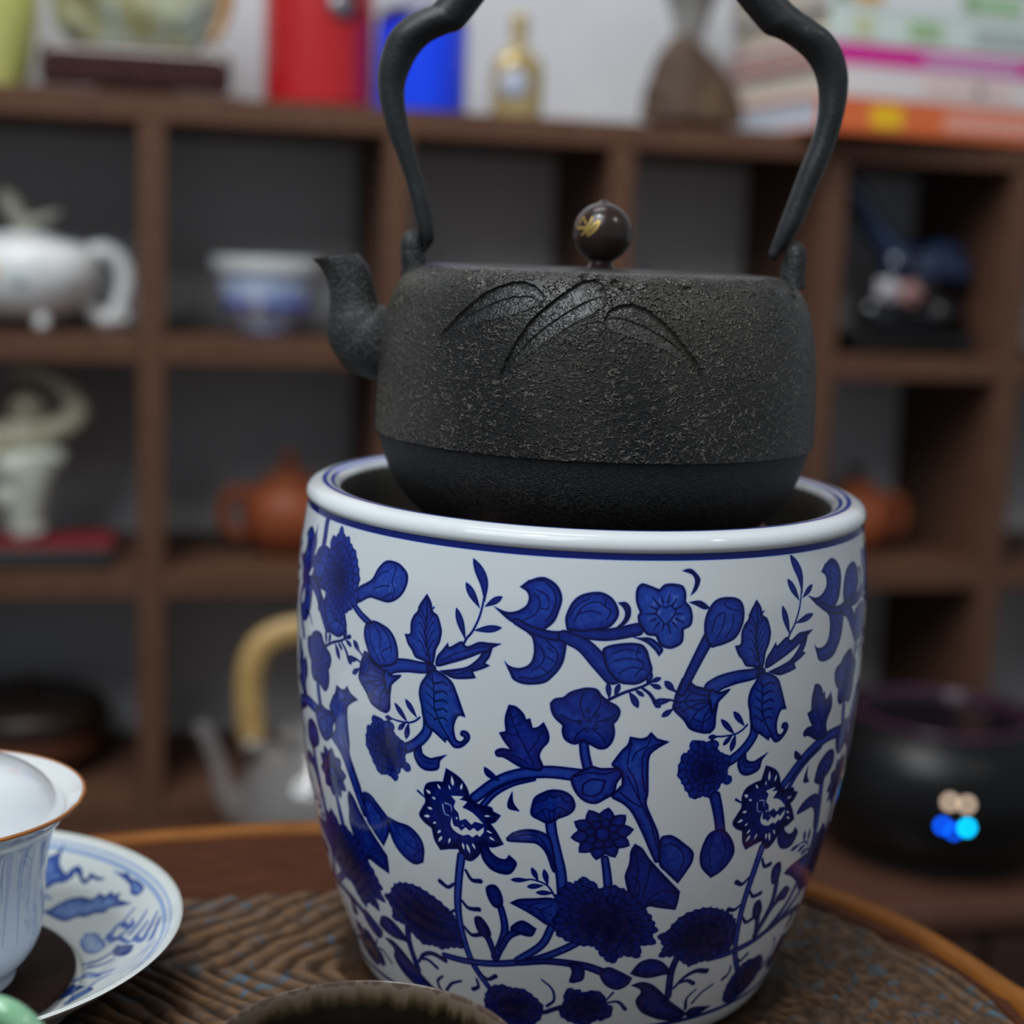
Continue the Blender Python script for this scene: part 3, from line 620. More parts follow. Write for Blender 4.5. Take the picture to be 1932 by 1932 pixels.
# carved panel: relief in real geometry
def carve(x, y):
    left = 1/(1+np.exp((x+.045)/.012))                        # feather-like veins on the left, swirls on the right
    yy = y+.028+.0015*np.sin(x*90)
    c_ = np.where(yy > 0, .78*yy, -1.35*yy)+.0016*np.sin(y*170+x*60)+.0008*np.sin(y*420)
    ph = (x-c_)/.0118; a = np.abs(np.sin(ph*math.pi)); feather = (a**.8-.6)*.0030*(.55+.45*np.abs(np.sin(ph*math.pi*.5+.4)))
    nf = np.array([mnoise.noise(Vector((u*55, v*55, 0)))+.5*mnoise.noise(Vector((u*140, v*140, 3))) for u, v in zip(x, y)])
    swirl = np.sin(nf*17)*.0007
    edge = 1/(1+np.exp(-((x+.4*y)-.131)/.004)); comb = (np.abs(np.sin((.9*x+.45*y+.0012*np.sin(y*150)+.0006*np.sin(x*400))/.0066*math.pi))**.8-.6)*.0022
    right = swirl*(1-edge)+comb*edge
    return -.0040+feather*left+right*(1-left)
rows = 200; c0 = np.array((-.04, -.08)); V = np.zeros((rows, NT, 3))
for i in range(rows):
    t = 1-(i/(rows-1))**1.6*.9995; p = c0+(Li-c0)*t
    V[i, :, 0] = p[:, 0]; V[i, :, 1] = p[:, 1]; fade = min(1, i/4)
    V[i, :, 2] = ZT-.004+(carve(p[:, 0], p[:, 1])+.004)*fade
# even the ground the ware stands on
xy = V[..., :2].reshape(-1, 2)
for cx_, cy_, rr in ((0, 0, .082), (-.225, -.058, .055), (-.06, -.172, .034), (-.187, -.19, .03)):
    d = np.hypot(xy[:, 0]-cx_, xy[:, 1]-cy_); k = np.clip((d-rr)/.006, 0, 1).reshape(rows, NT); V[..., 2] = V[..., 2]*k+(ZT-.0052)*(1-k)
idx = np.arange(rows*NT).reshape(rows, NT); nx = np.roll(idx, -1, 1)
F = np.stack([idx[:-1], nx[:-1], nx[1:], idx[1:]], -1).reshape(-1, 4)
pm = mat('carved_panel_finish', rough=.50, spec=.17)
n1 = nd(pm, 'ShaderNodeTexNoise', Scale=52, Detail=5, Distortion=2.6); lk(pm, coords(pm), n1.inputs['Vector'])
r1 = ramp(pm, [(.28, (.038, .027, .019)), (.42, (.068, .043, .026)), (.52, (.118, .062, .028)), (.58, (.070, .052, .042)), (.66, (.054, .085, .105)), (.78, (.110, .058, .032))])
lk(pm, n1.outputs[0], r1.inputs[0])
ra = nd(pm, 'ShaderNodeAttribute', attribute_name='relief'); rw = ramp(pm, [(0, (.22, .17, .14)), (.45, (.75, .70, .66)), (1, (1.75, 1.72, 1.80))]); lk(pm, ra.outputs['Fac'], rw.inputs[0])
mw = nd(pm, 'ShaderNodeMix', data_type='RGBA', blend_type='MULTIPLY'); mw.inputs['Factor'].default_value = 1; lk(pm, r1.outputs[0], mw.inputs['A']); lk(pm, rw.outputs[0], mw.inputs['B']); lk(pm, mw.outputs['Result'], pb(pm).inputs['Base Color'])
n2 = nd(pm, 'ShaderNodeTexNoise', Scale=420, Detail=4); lk(pm, coords(pm), n2.inputs['Vector']); b2 = nd(pm, 'ShaderNodeBump', Strength=.25, Distance=.0004); lk(pm, n2.outputs[0], b2.inputs['Height']); lk(pm, b2.outputs[0], pb(pm).inputs['Normal'])
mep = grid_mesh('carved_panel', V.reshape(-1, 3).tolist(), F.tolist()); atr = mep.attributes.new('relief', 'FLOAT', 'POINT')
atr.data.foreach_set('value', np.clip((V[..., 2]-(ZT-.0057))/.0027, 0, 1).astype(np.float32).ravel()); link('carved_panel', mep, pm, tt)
GZ = -.0064                                 # ground level of things on the carved panel

# ------------------------------------------------------------------ brazier
PROF = [(0.0, 0.0787), (0.0151, 0.0843), (0.0302, 0.0893), (0.0453, 0.0936), (0.0604, 0.0971), (0.0755, 0.0997), (0.0905, 0.1016), (0.1056, 0.1029), (0.1207, 0.1034), (0.1358, 0.1034), (0.1509, 0.1028), (0.160, 0.1017), (.1670, .1006)]
bz = thing('porcelain_brazier', 'large blue and white porcelain brazier painted with flowers under the iron kettle', 'brazier', (0, 0, 0))
T = paint_brazier()
hz = (np.arange(T.shape[0])+.5)*PX
for a, b in ((167.7, 169.9), (3.0, 4.6)):
    cv = np.clip(np.minimum(hz-a, b-hz)/PX+.5, 0, 1)[:, None]; hl = .2*np.exp(-(np.maximum(np.maximum(a-hz, hz-b), 0)/.3)**2)[:, None]
    T = np.maximum(T, hl); T = T*(1-cv)+.88*cv
pot_m = glaze('blue_and_white_glaze', ink_image('flower_painting', T))
body = smoothprof([(r, z) for z, r in PROF], 6)+[(.1002, .1690), (.0998, .1702)]
body = [(.068, GZ), (.0745, GZ+.0003), (.0768, -.0035)]+body
pot = lathe('body', body, pot_m, bz, 192)
set_uv(pot, lambda c, p: ((math.atan2(c.x, -c.y)/(2*math.pi)) % 1.0, c.z*1000/174))
rim_m = glaze('rim_glaze'); 
tcr = nd(rim_m, 'ShaderNodeTexCoord'); sx = nd(rim_m, 'ShaderNodeSeparateXYZ'); lk(rim_m, tcr.outputs['Object'], sx.inputs[0])
def mth(m, op, a, b=None):
    n = nd(m, 'ShaderNodeMath', operation=op)
    for i, v in enumerate((a, b)):
        if v is None: continue
        if isinstance(v, (int, float)): n.inputs[i].default_value = v
        else: lk(m, v, n.inputs[i])
    return n.outputs[0]
rr_ = mth(rim_m, 'SQRT', mth(rim_m, 'ADD', mth(rim_m, 'MULTIPLY', sx.outputs[0], sx.outputs[0]), mth(rim_m, 'MULTIPLY', sx.outputs[1], sx.outputs[1])))
rs = nd(rim_m, 'ShaderNodeMapRange'); rs.inputs[1].default_value = .0870; rs.inputs[2].default_value = .1012; lk(rim_m, rr_, rs.inputs[0])
blu = (.030, .065, .38)
rk = ramp(rim_m, [(0, WHITE), (.27, WHITE), (.30, blu), (.37, blu), (.40, WHITE), (.46, WHITE), (.49, blu), (.58, blu), (.61, WHITE), (1, WHITE)])
lk(rim_m, rs.outputs[0], rk.inputs[0])
up_ = mth(rim_m, 'GREATER_THAN', sx.outputs[2], .1735); mx = nd(rim_m, 'ShaderNodeMix', data_type='RGBA'); lk(rim_m, up_, mx.inputs['Factor'])
mx.inputs['A'].default_value = (*WHITE, 1); lk(rim_m, rk.outputs[0], mx.inputs['B']); lk(rim_m, mx.outputs['Result'], pb(rim_m).inputs['Base Color'])
rimp = [(.0990, .1694), (.0999, .1697), (.1006, .1704), (.1010, .1714), (.1008, .1728), (.0999, .1742), (.0983, .1752), (.0960, .1758), (.0934, .1757), (.0908, .1749), (.0896, .1740), (.0889, .1732), (.0887, .1722)]
lathe('rim', smoothprof(rimp, 4), rim_m, bz, 160)
liner_m = noisy(mat('grey_clay_liner', rough=.55), [(.3, (.13, .115, .10)), (.7, (.20, .18, .16))], 60)
lathe('liner', smoothprof([(.0888, .1728), (.0880, .165), (.0876, .14), (.083, .10), (.075, .07), (.05, .055), (0, .052)], 4), liner_m, bz, 96)
for a in (-6, 114, 234):
    x, y = .0625*math.cos(R(a)), .0625*math.sin(R(a))
    tube('support_prong', [(.0865*math.cos(R(a)), .0865*math.sin(R(a)), .138), (.075*math.cos(R(a)), .075*math.sin(R(a)), .150), (x, y, .1640)], [.0035, .0032, .0026], mat('fired_clay_prong', (.55, .30, .26), .7), bz, 10, 5)

# ------------------------------------------------------------------ iron kettle
KX = .0019
kt = thing('iron_kettle', 'black cast iron kettle with tall arched handle sitting in the porcelain brazier', 'kettle', (KX, 0, 0))
KP = smoothprof([(.0000, .1530), (.025, .1532), (.042, .1548), (.0540, .1598), (.0640, .1672), (.0715, .1765), (.0753, .1845), (.0775, .1925), (.0778, .1938)], 7)
KP2 = smoothprof([(.0778, .1939), (.0787, .1942), (.0791, .1952), (.0790, .204), (.0786, .213), (.0780, .222), (.0769, .231), (.0753, .2385), (.0735, .2435), (.0708, .2480), (.0672, .2512), (.0640, .2526), (.0600, .2531), (.050, .2531), (.042, .2529), (.0385, .2528)], 7)
KLEAF = [([(-61.35, 229.78), (-57.51, 233.39), (-53.58, 237.65), (-49.19, 241.72), (-44.74, 245.4), (-39.93, 247.68), (-35.49, 248.97), (-31.35, 249.23), (-27.06, 248.2), (-23.73, 246.3), (-22.3, 244.33)], [(-61.35, 229.78), (-54.84, 234.77), (-51.13, 237.43), (-45.05, 240.19), (-39.31, 242.88), (-33.6, 244.51), (-27.65, 244.78), (-24.23, 243.57), (-22.3, 244.33)], [(-61.35, 229.78), (-53.54, 233.45), (-48.27, 234.98), (-41.66, 236.91), (-36.1, 238.24), (-31.2, 239.51), (-27.23, 241.06), (-23.68, 242.58), (-22.3, 244.33)]), ([(-35.24, 217.31), (-34.71, 220.46), (-32.85, 225.4), (-30.33, 230.69), (-26.89, 236.32), (-22.67, 240.93), (-18.05, 244.85), (-12.96, 248.42), (-10.11, 250.2), (-5.97, 250.84), (-2.84, 249.5), (-1.81, 246.15)], [(-35.24, 217.31), (-30.93, 225.18), (-25.58, 231.63), (-20.56, 235.96), (-15.17, 239.92), (-9.28, 243.53), (-4.98, 245.22), (-1.81, 246.15)], [(-35.24, 217.31), (-30.99, 221.74), (-25.88, 226.85), (-21.46, 230.5), (-15.09, 235.21), (-8.93, 239.19), (-6.57, 239.99), (-2.93, 243.04), (-1.81, 246.15)]), ([(-2.38, 238.14), (-0.64, 241.43), (2.79, 243.31), (7.28, 243.76), (11.76, 242.44), (16.8, 239.08), (21.29, 235.08), (25.14, 230.44), (28.53, 226.92), (31.43, 222.28)], [(-2.38, 238.14), (0.36, 239.42), (5.36, 239.19), (11.65, 236.88), (17.37, 234.1), (22.5, 230.98), (31.43, 222.28)], [(-2.38, 238.14), (-0.76, 236.44), (2.36, 235.09), (7.32, 233.8), (12.92, 232.1), (17.99, 230.17), (23.19, 227.31), (31.43, 222.28)])]

def polyd(X, Y, L):
    D = np.full(X.shape, 1e9)
    for (ax, ay), (bx, by) in zip(L[:-1], L[1:]):
        dx, dy = bx-ax, by-ay; t = np.clip(((X-ax)*dx+(Y-ay)*dy)/(dx*dx+dy*dy+1e-12), 0, 1); D = np.minimum(D, np.hypot(X-ax-t*dx, Y-ay-t*dy))
    return D
def inside(X, Y, L):
    I_ = np.zeros(X.shape, bool); n = len(L)
    for i in range(n):
        (ax, ay), (bx, by) = L[i], L[(i+1) % n]
        if abs(by-ay) > 1e-9: I_ ^= ((ay > Y) != (by > Y)) & (X < (bx-ax)*(Y-ay)/(by-ay)+ax)
    return I_
def kettle_body():
    segf = 1100; prof = np.array(KP2)
    d = np.r_[0, np.cumsum(np.hypot(*np.diff(prof, axis=0).T))]; n = 330; t = np.linspace(0, d[-1], n); r = np.interp(t, d, prof[:, 0]); z = np.interp(t, d, prof[:, 1])
    # finer columns on the side that carries the leaves
    a = np.linspace(0, 1, segf, endpoint=False); th = 2*math.pi*a-math.pi; th = th-.72*np.sin(th)          # theta 0 faces the front
    TH_, Z_ = np.meshgrid(th, z); Rr = np.repeat(r[:, None], segf, 1); X = TH_*78.0; Y = Z_*1000
    H = np.zeros_like(X); MK = np.zeros_like(X); front = np.abs(TH_) < 1.25; Xf, Yf = X, Y
    for upper, midr, lower in KLEAF:
        ring = np.array(list(upper)+list(lower)[::-1]); lo = ring.min(0)-3; hi = ring.max(0)+3
        msk = (X > lo[0]) & (X < hi[0]) & (Y > lo[1]) & (Y < hi[1]); xs, ys = X[msk], Y[msk]
        ins_ = inside(xs, ys, ring); half = inside(xs, ys, np.array(list(upper)+list(midr)[::-1]))
        du, dm, dl = polyd(xs, ys, upper), polyd(xs, ys, midr), polyd(xs, ys, lower)
        k1 = du/(du+dm+1e-6); k2 = dm/(dm+dl+1e-6)
        depth = np.where(half, 1-.62*k1, .86-.86*k2)*np.clip(du/.3+.1, 0, 1)
        h = np.where(ins_, -1.2*depth, .34*np.exp(-(dl/.28)**2)+.10*np.exp(-(du/.35)**2))
        H[msk] = np.where(ins_, h, np.where(H[msk] < -.05, H[msk], np.maximum(H[msk], h))); MK[msk] = np.maximum(MK[msk], np.where(ins_, 1.0, np.exp(-(np.minimum(dl, du)/.3)**2)))
    g = np.random.default_rng(5)                                # cast knobs and pits round the shoulder
    for _ in range(64):
        c_, zc = g.uniform(-math.pi, math.pi)*78, g.uniform(247.5, 252.8); s_ = g.uniform(1.0, 2.6); am = g.choice([-1.5, 1.1, 1.4, -.9])
        dx = np.abs(X-c_); dx = np.minimum(dx, 2*math.pi*78-dx); m_ = (dx < 9) & (np.abs(Y-zc) < 7)
        H[m_] += am*np.exp(-((dx[m_]/s_)**2+((Y[m_]-zc)/(s_*.62))**2))
    for k, (zz, w_) in enumerate(((211, 1.2), (214, 1.5), (217.5, 1.1), (207.5, 1.4), (204, 1.0))):          # worn maker's stamp low on the spout side, unreadable
        m_ = (np.abs(X+96) < 6) & (np.abs(Y-zz) < 2.4); H[m_] -= .8*np.exp(-(((X[m_]+95+(k % 2))/1.2)**2+((Y[m_]-zz)/(.55*w_))**2))
    H *= .001
    Rr = Rr+H; V = np.stack([Rr*np.sin(TH_), -Rr*np.cos(TH_), Z_+H*0.15], -1)
    idx = np.arange(n*segf).reshape(n, segf); nx = np.roll(idx, -1, 1); F = np.stack([idx[:-1], nx[:-1], nx[1:], idx[1:]], -1).reshape(-1, 4)
    me = bpy.data.meshes.new('body'); me.vertices.add(n*segf); me.vertices.foreach_set('co', V.astype(np.float32).ravel())
    nf = len(F); me.loops.add(nf*4); me.loops.foreach_set('vertex_index', F.astype(np.int32).ravel()); me.polygons.add(nf)
    me.polygons.foreach_set('loop_start', np.arange(0, nf*4, 4, dtype=np.int32)); me.polygons.foreach_set('loop_total', np.full(nf, 4, np.int32)); me.update(); me.validate()
    at = me.attributes.new('leaf', 'FLOAT', 'POINT'); at.data.foreach_set('value', MK.astype(np.float32).ravel()); return me
def iron(name, grain=430, strength=.9, dist=.0011, base=(.012, .0125, .0135), high=(.10, .088, .072), rough=.42, lo=.50, hi=.66, distort=1.4, masked=False):
    m = mat(name, base, rough, metal=0, spec=.65)
    n = nd(m, 'ShaderNodeTexNoise', Scale=grain, Detail=1.2, Distortion=distort, Roughness=.5); lk(m, coords(m, (1, 1, 1.25)), n.inputs['Vector'])
    big = nd(m, 'ShaderNodeTexNoise', Scale=45, Detail=3); lk(m, coords(m), big.inputs['Vector'])
    hr = nd(m, 'ShaderNodeMapRange'); hr.inputs[1].default_value = .44; hr.inputs[2].default_value = .66; hr.interpolation_type = 'SMOOTHSTEP'; lk(m, n.outputs[0], hr.inputs[0])
    g = hr.outputs[0]
    if masked:                                             # short raised worms: noise contour lines broken up by a second noise
        d_ = mth(m, 'ABSOLUTE', mth(m, 'SUBTRACT', n.outputs[0], .5)); rg = nd(m, 'ShaderNodeMapRange', interpolation_type='SMOOTHSTEP'); rg.inputs[1].default_value = .085; rg.inputs[2].default_value = .015; lk(m, d_, rg.inputs[0])
        n2 = nd(m, 'ShaderNodeTexNoise', Scale=grain*1.15, Detail=1); lk(m, coords(m, (1, 1, 1.5)), n2.inputs['Vector'])
        bk = nd(m, 'ShaderNodeMapRange', interpolation_type='SMOOTHSTEP'); bk.inputs[1].default_value = .38; bk.inputs[2].default_value = .56; lk(m, n2.outputs[0], bk.inputs[0])
        g = mth(m, 'MULTIPLY', rg.outputs[0], bk.outputs[0])
    if masked:
        at = nd(m, 'ShaderNodeAttribute', attribute_name='leaf'); g = mth(m, 'MULTIPLY', g, mth(m, 'SUBTRACT', 1.0, mth(m, 'MULTIPLY', at.outputs['Fac'], 0.88)))
    r = ramp(m, [(0, base), (.35, tuple(b*.7+h*.1 for b, h in zip(base, high))), (1.0, high)])
    ad = mth(m, 'MULTIPLY', g, mth(m, 'ADD', .35, big.outputs[0])); lk(m, ad, r.inputs[0])
    dn = nd(m, 'ShaderNodeTexNoise', Scale=14, Detail=3); lk(m, coords(m), dn.inputs['Vector']); dr = ramp(m, [(.45, (0, 0, 0)), (.72, tuple(v*.30 for v in high))]); lk(m, dn.outputs[0], dr.inputs[0])
    dm = nd(m, 'ShaderNodeMix', data_type='RGBA', blend_type='ADD'); dm.inputs['Factor'].default_value = 1; lk(m, r.outputs[0], dm.inputs['A']); lk(m, dr.outputs[0], dm.inputs['B']); lk(m, dm.outputs['Result'], pb(m).inputs['Base Color'])
    f = nd(m, 'ShaderNodeTexNoise', Scale=grain*2.6, Detail=2); lk(m, coords(m), f.inputs['Vector'])
    hh = mth(m, 'ADD', g, mth(m, 'MULTIPLY', f.outputs[0], .16))
    b = nd(m, 'ShaderNodeBump', Strength=strength, Distance=dist); lk(m, hh, b.inputs['Height']); lk(m, b.outputs[0], pb(m).inputs['Normal'])
    rn = nd(m, 'ShaderNodeMapRange'); rn.inputs[3].default_value = rough-.10; rn.inputs[4].default_value = rough+.18; lk(m, big.outputs[0], rn.inputs[0]); lk(m, rn.outputs[0], pb(m).inputs['Roughness'])
    return m
iron_rough = iron('rough_cast_iron', 420, 1.0, .0020, base=(.0085, .0085, .0088), high=(.135, .116, .088), rough=.30, distort=.8, masked=True); iron_low = iron('fine_sooty_iron', 900, .6, .0006, (.0045, .0043, .0042), (.022, .019, .016), .5)
iron_smooth = iron('smooth_forged_iron', 700, .22, .0004, (.013, .0145, .0155), (.024, .026, .027), .40)
iron_spout = iron('spout_iron', 520, .5, .0008, (.010, .011, .0115), (.034, .032, .029), .42)
link('body', kettle_body(), iron_rough, kt)
lathe('base', KP, iron_low, kt, 180)
ld = lathe('lid', smoothprof([(.0384, .2527), (.038, .2531), (.030, .2535), (.015, .2538), (.0, .2539)], 4), iron_spout, kt, 64)
knob_m = noisy(mat('dark_rosewood_knob', rough=.26, coat=.3), [(.3, (.020, .008, .007)), (.7, (.040, .016, .013))], 40)
KZ = .2662; KR = .0106
kn = lathe('lid_knob', [(.0001, KZ+KR+.0010), (.0012, KZ+KR+.0008), (.0022, KZ+KR*.985)]+arcp(0, KZ, KR, 75, -68, 22)+[(.0042, .2560), (.0045, .2545), (.0060, .2536)], knob_m, ld, 48)
# gilt plum-twig mark on the knob
def onknob(px, py):
    u, w_ = (px-840)/360*KR, -(py-480)/345*KR; l_ = math.hypot(u, w_)
    y = -math.sqrt(max(KR*KR-u*u-w_*w_, 0)); v = Vector((u, y, w_)).normalized()*(KR+.00012); return (v.x, v.y, v.z+KZ)
gold_m = mat('gilt_paint', (.50, .33, .09), .4, metal=.5)
gv = []
bmg = bmesh.new()
for pts, w_ in (([(595, 300), (570, 350), (555, 400)], .0004), ([(595, 300), (615, 360), (640, 400)], .0004), ([(525, 430), (580, 435), (640, 425)], .0006), ([(700, 310), (660, 400), (620, 470), (578, 520)], .0006), ([(780, 345), (760, 410), (700, 480), (650, 525)], .0006), ([(780, 345), (720, 390), (670, 450), (640, 510)], .0005), ([(530, 410), (545, 440), (575, 450)], .0004)):
    P3 = [Vector(onknob(*p)) for p in smoothprof(pts, 4)]; pr = None
    for i, p in enumerate(P3):
        t = (P3[min(i+1, len(P3)-1)]-P3[max(i-1, 0)]).normalized(); nrm = (p-Vector((0, 0, KZ))).normalized(); s_ = t.cross(nrm)*w_*(1-.5*abs(2*i/(len(P3)-1)-1))
        a, b = bmg.verts.new(p+s_), bmg.verts.new(p-s_)
        if pr: bmg.faces.new((pr[0], pr[1], b, a))
        pr = (a, b)
meg = bpy.data.meshes.new('gilt_mark'); bmg.to_mesh(meg); bmg.free(); gm = link('gilt_mark', meg, gold_m, ld); gm['label'] = 'gold twig mark painted on the dark lid knob'
# spout, lugs and handle (drawn in the kettle's own x-z plane)
LUG_L = [(-0.0663, 0, 0.2482), (-0.0668, 0, 0.2523), (-0.0675, 0, 0.2569), (-0.068, 0, 0.2616), (-0.0685, 0, 0.2645)]
LUG_R = [(0.0685, 0, 0.2492), (0.0685, 0, 0.2539), (0.069, 0, 0.2586), (0.0692, 0, 0.2633), (0.0694, 0, 0.2659)]
HP_L = [(-0.0636, 0.2564, -0.0615, 0.2584), (-0.0656, 0.2645, -0.0598, 0.2628), (-0.0683, 0.2735, -0.0617, 0.2738), (-0.0709, 0.2825, -0.065, 0.2837), (-0.0746, 0.2918, -0.0684, 0.2949), (-0.0782, 0.3011, -0.0711, 0.3052), (-0.0806, 0.3104, -0.0718, 0.3126), (-0.0811, 0.3188, -0.0708, 0.3178), (-0.0798, 0.3258, -0.0678, 0.3244), (-0.0771, 0.3324, -0.0636, 0.3292), (-0.0711, 0.3377, -0.058, 0.3322), (-0.0659, 0.3406, -0.0537, 0.3337), (-0.0621, 0.3428, -0.0505, 0.3366)]
HP_R = [(0.062, 0.2585, 0.0594, 0.2608), (0.07, 0.2708, 0.0622, 0.2705), (0.074, 0.282, 0.0654, 0.2807), (0.0781, 0.2931, 0.0685, 0.2908), (0.081, 0.3026, 0.0717, 0.3004), (0.0829, 0.3121, 0.0734, 0.308), (0.0833, 0.3205, 0.0734, 0.3169), (0.0825, 0.3261, 0.0715, 0.3238), (0.08, 0.3325, 0.068, 0.3288), (0.0757, 0.3378, 0.0622, 0.3332), (0.0697, 0.3417, 0.0577, 0.3353), (0.0647, 0.3448, 0.0538, 0.3365), (0.0607, 0.3478, 0.051, 0.3387)]
SPP = [(-0.0708, 0.2109, -0.0714, 0.2333), (-0.0812, 0.211, -0.075, 0.2361), (-0.0896, 0.214, -0.0768, 0.2372), (-0.0942, 0.2194, -0.078, 0.2376), (-0.0968, 0.2241, -0.0786, 0.238), (-0.0975, 0.2279, -0.0789, 0.2386), (-0.097, 0.2323, -0.0792, 0.2392), (-0.0965, 0.237, -0.08, 0.2418), (-0.0969, 0.2423, -0.0812, 0.2464), (-0.0984, 0.2469, -0.0824, 0.2499), (-0.1007, 0.2506, -0.0843, 0.253), (-0.1031, 0.2528, -0.087, 0.2556)]
ARC = [(-0.0478, 0.3511), (-0.0381, 0.3629), (-0.021, 0.3697), (-0.0019, 0.3722), (0.0174, 0.3703), (0.0352, 0.364), (0.046, 0.353)]

def paired(name, prs, m, parent, depth, seg=28, sub=8, mouth=False):
    """rings spanned by matching points of the outer and inner outline in the handle plane, rounded in depth"""
    Q = [Vector(p) for p in smoothprof(prs, sub)]; V = []; F = []; rings = []
    for q in Q:
        a, b_ = Vector((q[0], 0, q[1])), Vector((q[2], 0, q[3])); rings.append(((a+b_)/2, (a-b_)/2, (a-b_).length/2*depth))
    if mouth: rings += [(c_, h*.80, d*.80) for c_, h, d in rings[-1:]]+[(c_+Vector((.001, 0, -.0015)), h*.74, d*.74) for c_, h, d in rings[-6:-5]]+[(c_, h*.6, d*.6) for c_, h, d in rings[-14:-13]]
    for c_, h, d in rings:
        for k in range(seg):
            t = 2*math.pi*k/seg; V.append(tuple(c_+math.cos(t)*h+Vector((0, math.sin(t)*d, 0))))
    for i in range(len(rings)-1):
        for k in range(seg): l_ = (k+1) % seg; F.append((i*seg+k, i*seg+l_, (i+1)*seg+l_, (i+1)*seg+k))
    F.append([k for k in range(seg)]); F.append([(len(rings)-1)*seg+k for k in range(seg)][::-1])
    me = grid_mesh(name, V, F); bm = bmesh.new(); bm.from_mesh(me); bmesh.ops.recalc_face_normals(bm, faces=bm.faces); bm.to_mesh(me); bm.free()
    return link(name, me, m, parent)
paired('spout', SPP, iron_spout, kt, .92, 40, 8, True)
for s, pts in ((-1, LUG_L), (1, LUG_R)):
    tube('lug', pts, [.0052, .0046, .0043, .0036, .0012], iron_spout, kt, 14, 5, flat=1.25, side=(0, 1, 0))
HARC = [(x, z+.0064, x, z-.0064) if abs(x) < .03 else None for x, z in ARC]
aL = (ARC[0][0]-.0058, ARC[0][1]+.003, ARC[0][0]+.0058, ARC[0][1]-.003); aR = (ARC[-1][0]+.0058, ARC[-1][1]+.003, ARC[-1][0]-.0058, ARC[-1][1]-.003)
mid_ = []
for i in range(1, len(ARC)-1):
    t = Vector((ARC[i+1][0]-ARC[i-1][0], ARC[i+1][1]-ARC[i-1][1])).normalized(); n_ = Vector((-t.y, t.x))*.0063; mid_.append((ARC[i][0]+n_.x, ARC[i][1]+n_.y, ARC[i][0]-n_.x, ARC[i][1]-n_.y))
paired('handle', HP_L+[aL]+mid_+[aR]+HP_R[::-1], iron_smooth, kt, 1.1)

# ------------------------------------------------------------------ tea ware on the table
SZ = GZ
gx, gy = -.225, -.058
sau = thing('saucer', 'blue and white landscape saucer under the covered tea bowl at lower left', 'saucer', (gx, gy, SZ))
sp_ = None
sp = [(0, .0052), (.050, .0056), (.054, .0062), (.064, .0115), (.0745, .0188), (.084, .0262), (.0868, .0284), (.0876, .0294), (.0882, .0290), (.0880, .0280), (.078, .0205), (.066, .0120), (.056, .0040), (.0535, .0004), (.051, 0), (.050, .003), (0, .0032)]
sp_ = [(0, .0075), (.040, .0085), (.0445, .0110), (.060, .0190), (.076, .0285), (.0868, .0345), (.0880, .0352), (.0888, .0346), (.0884, .0335), (.078, .0265), (.060, .0140), (.050, .0062), (.0475, .0005), (.045, 0), (.044, .004), (0, .0045)]
sink = Ink(1240, 1240, False)
def sl(q): return np.array([(92+x*1.0, 92+y*1.0) for x, y in q], float)
def pol(r, a): return (r*math.cos(R(a)), r*math.sin(R(a)))
for r_, w_ in ((82.5, 1.2), (84.6, .5)):
    L = sl([pol(r_, k*3) for k in range(121)]); sink.stroke(L, w_, w_, .36)
def cl(q): return spline(np.array([(*p, 0) for p in sl(q)]), True)
def op(q): return spline(np.array([(*p, 0) for p in sl(q)]), False)
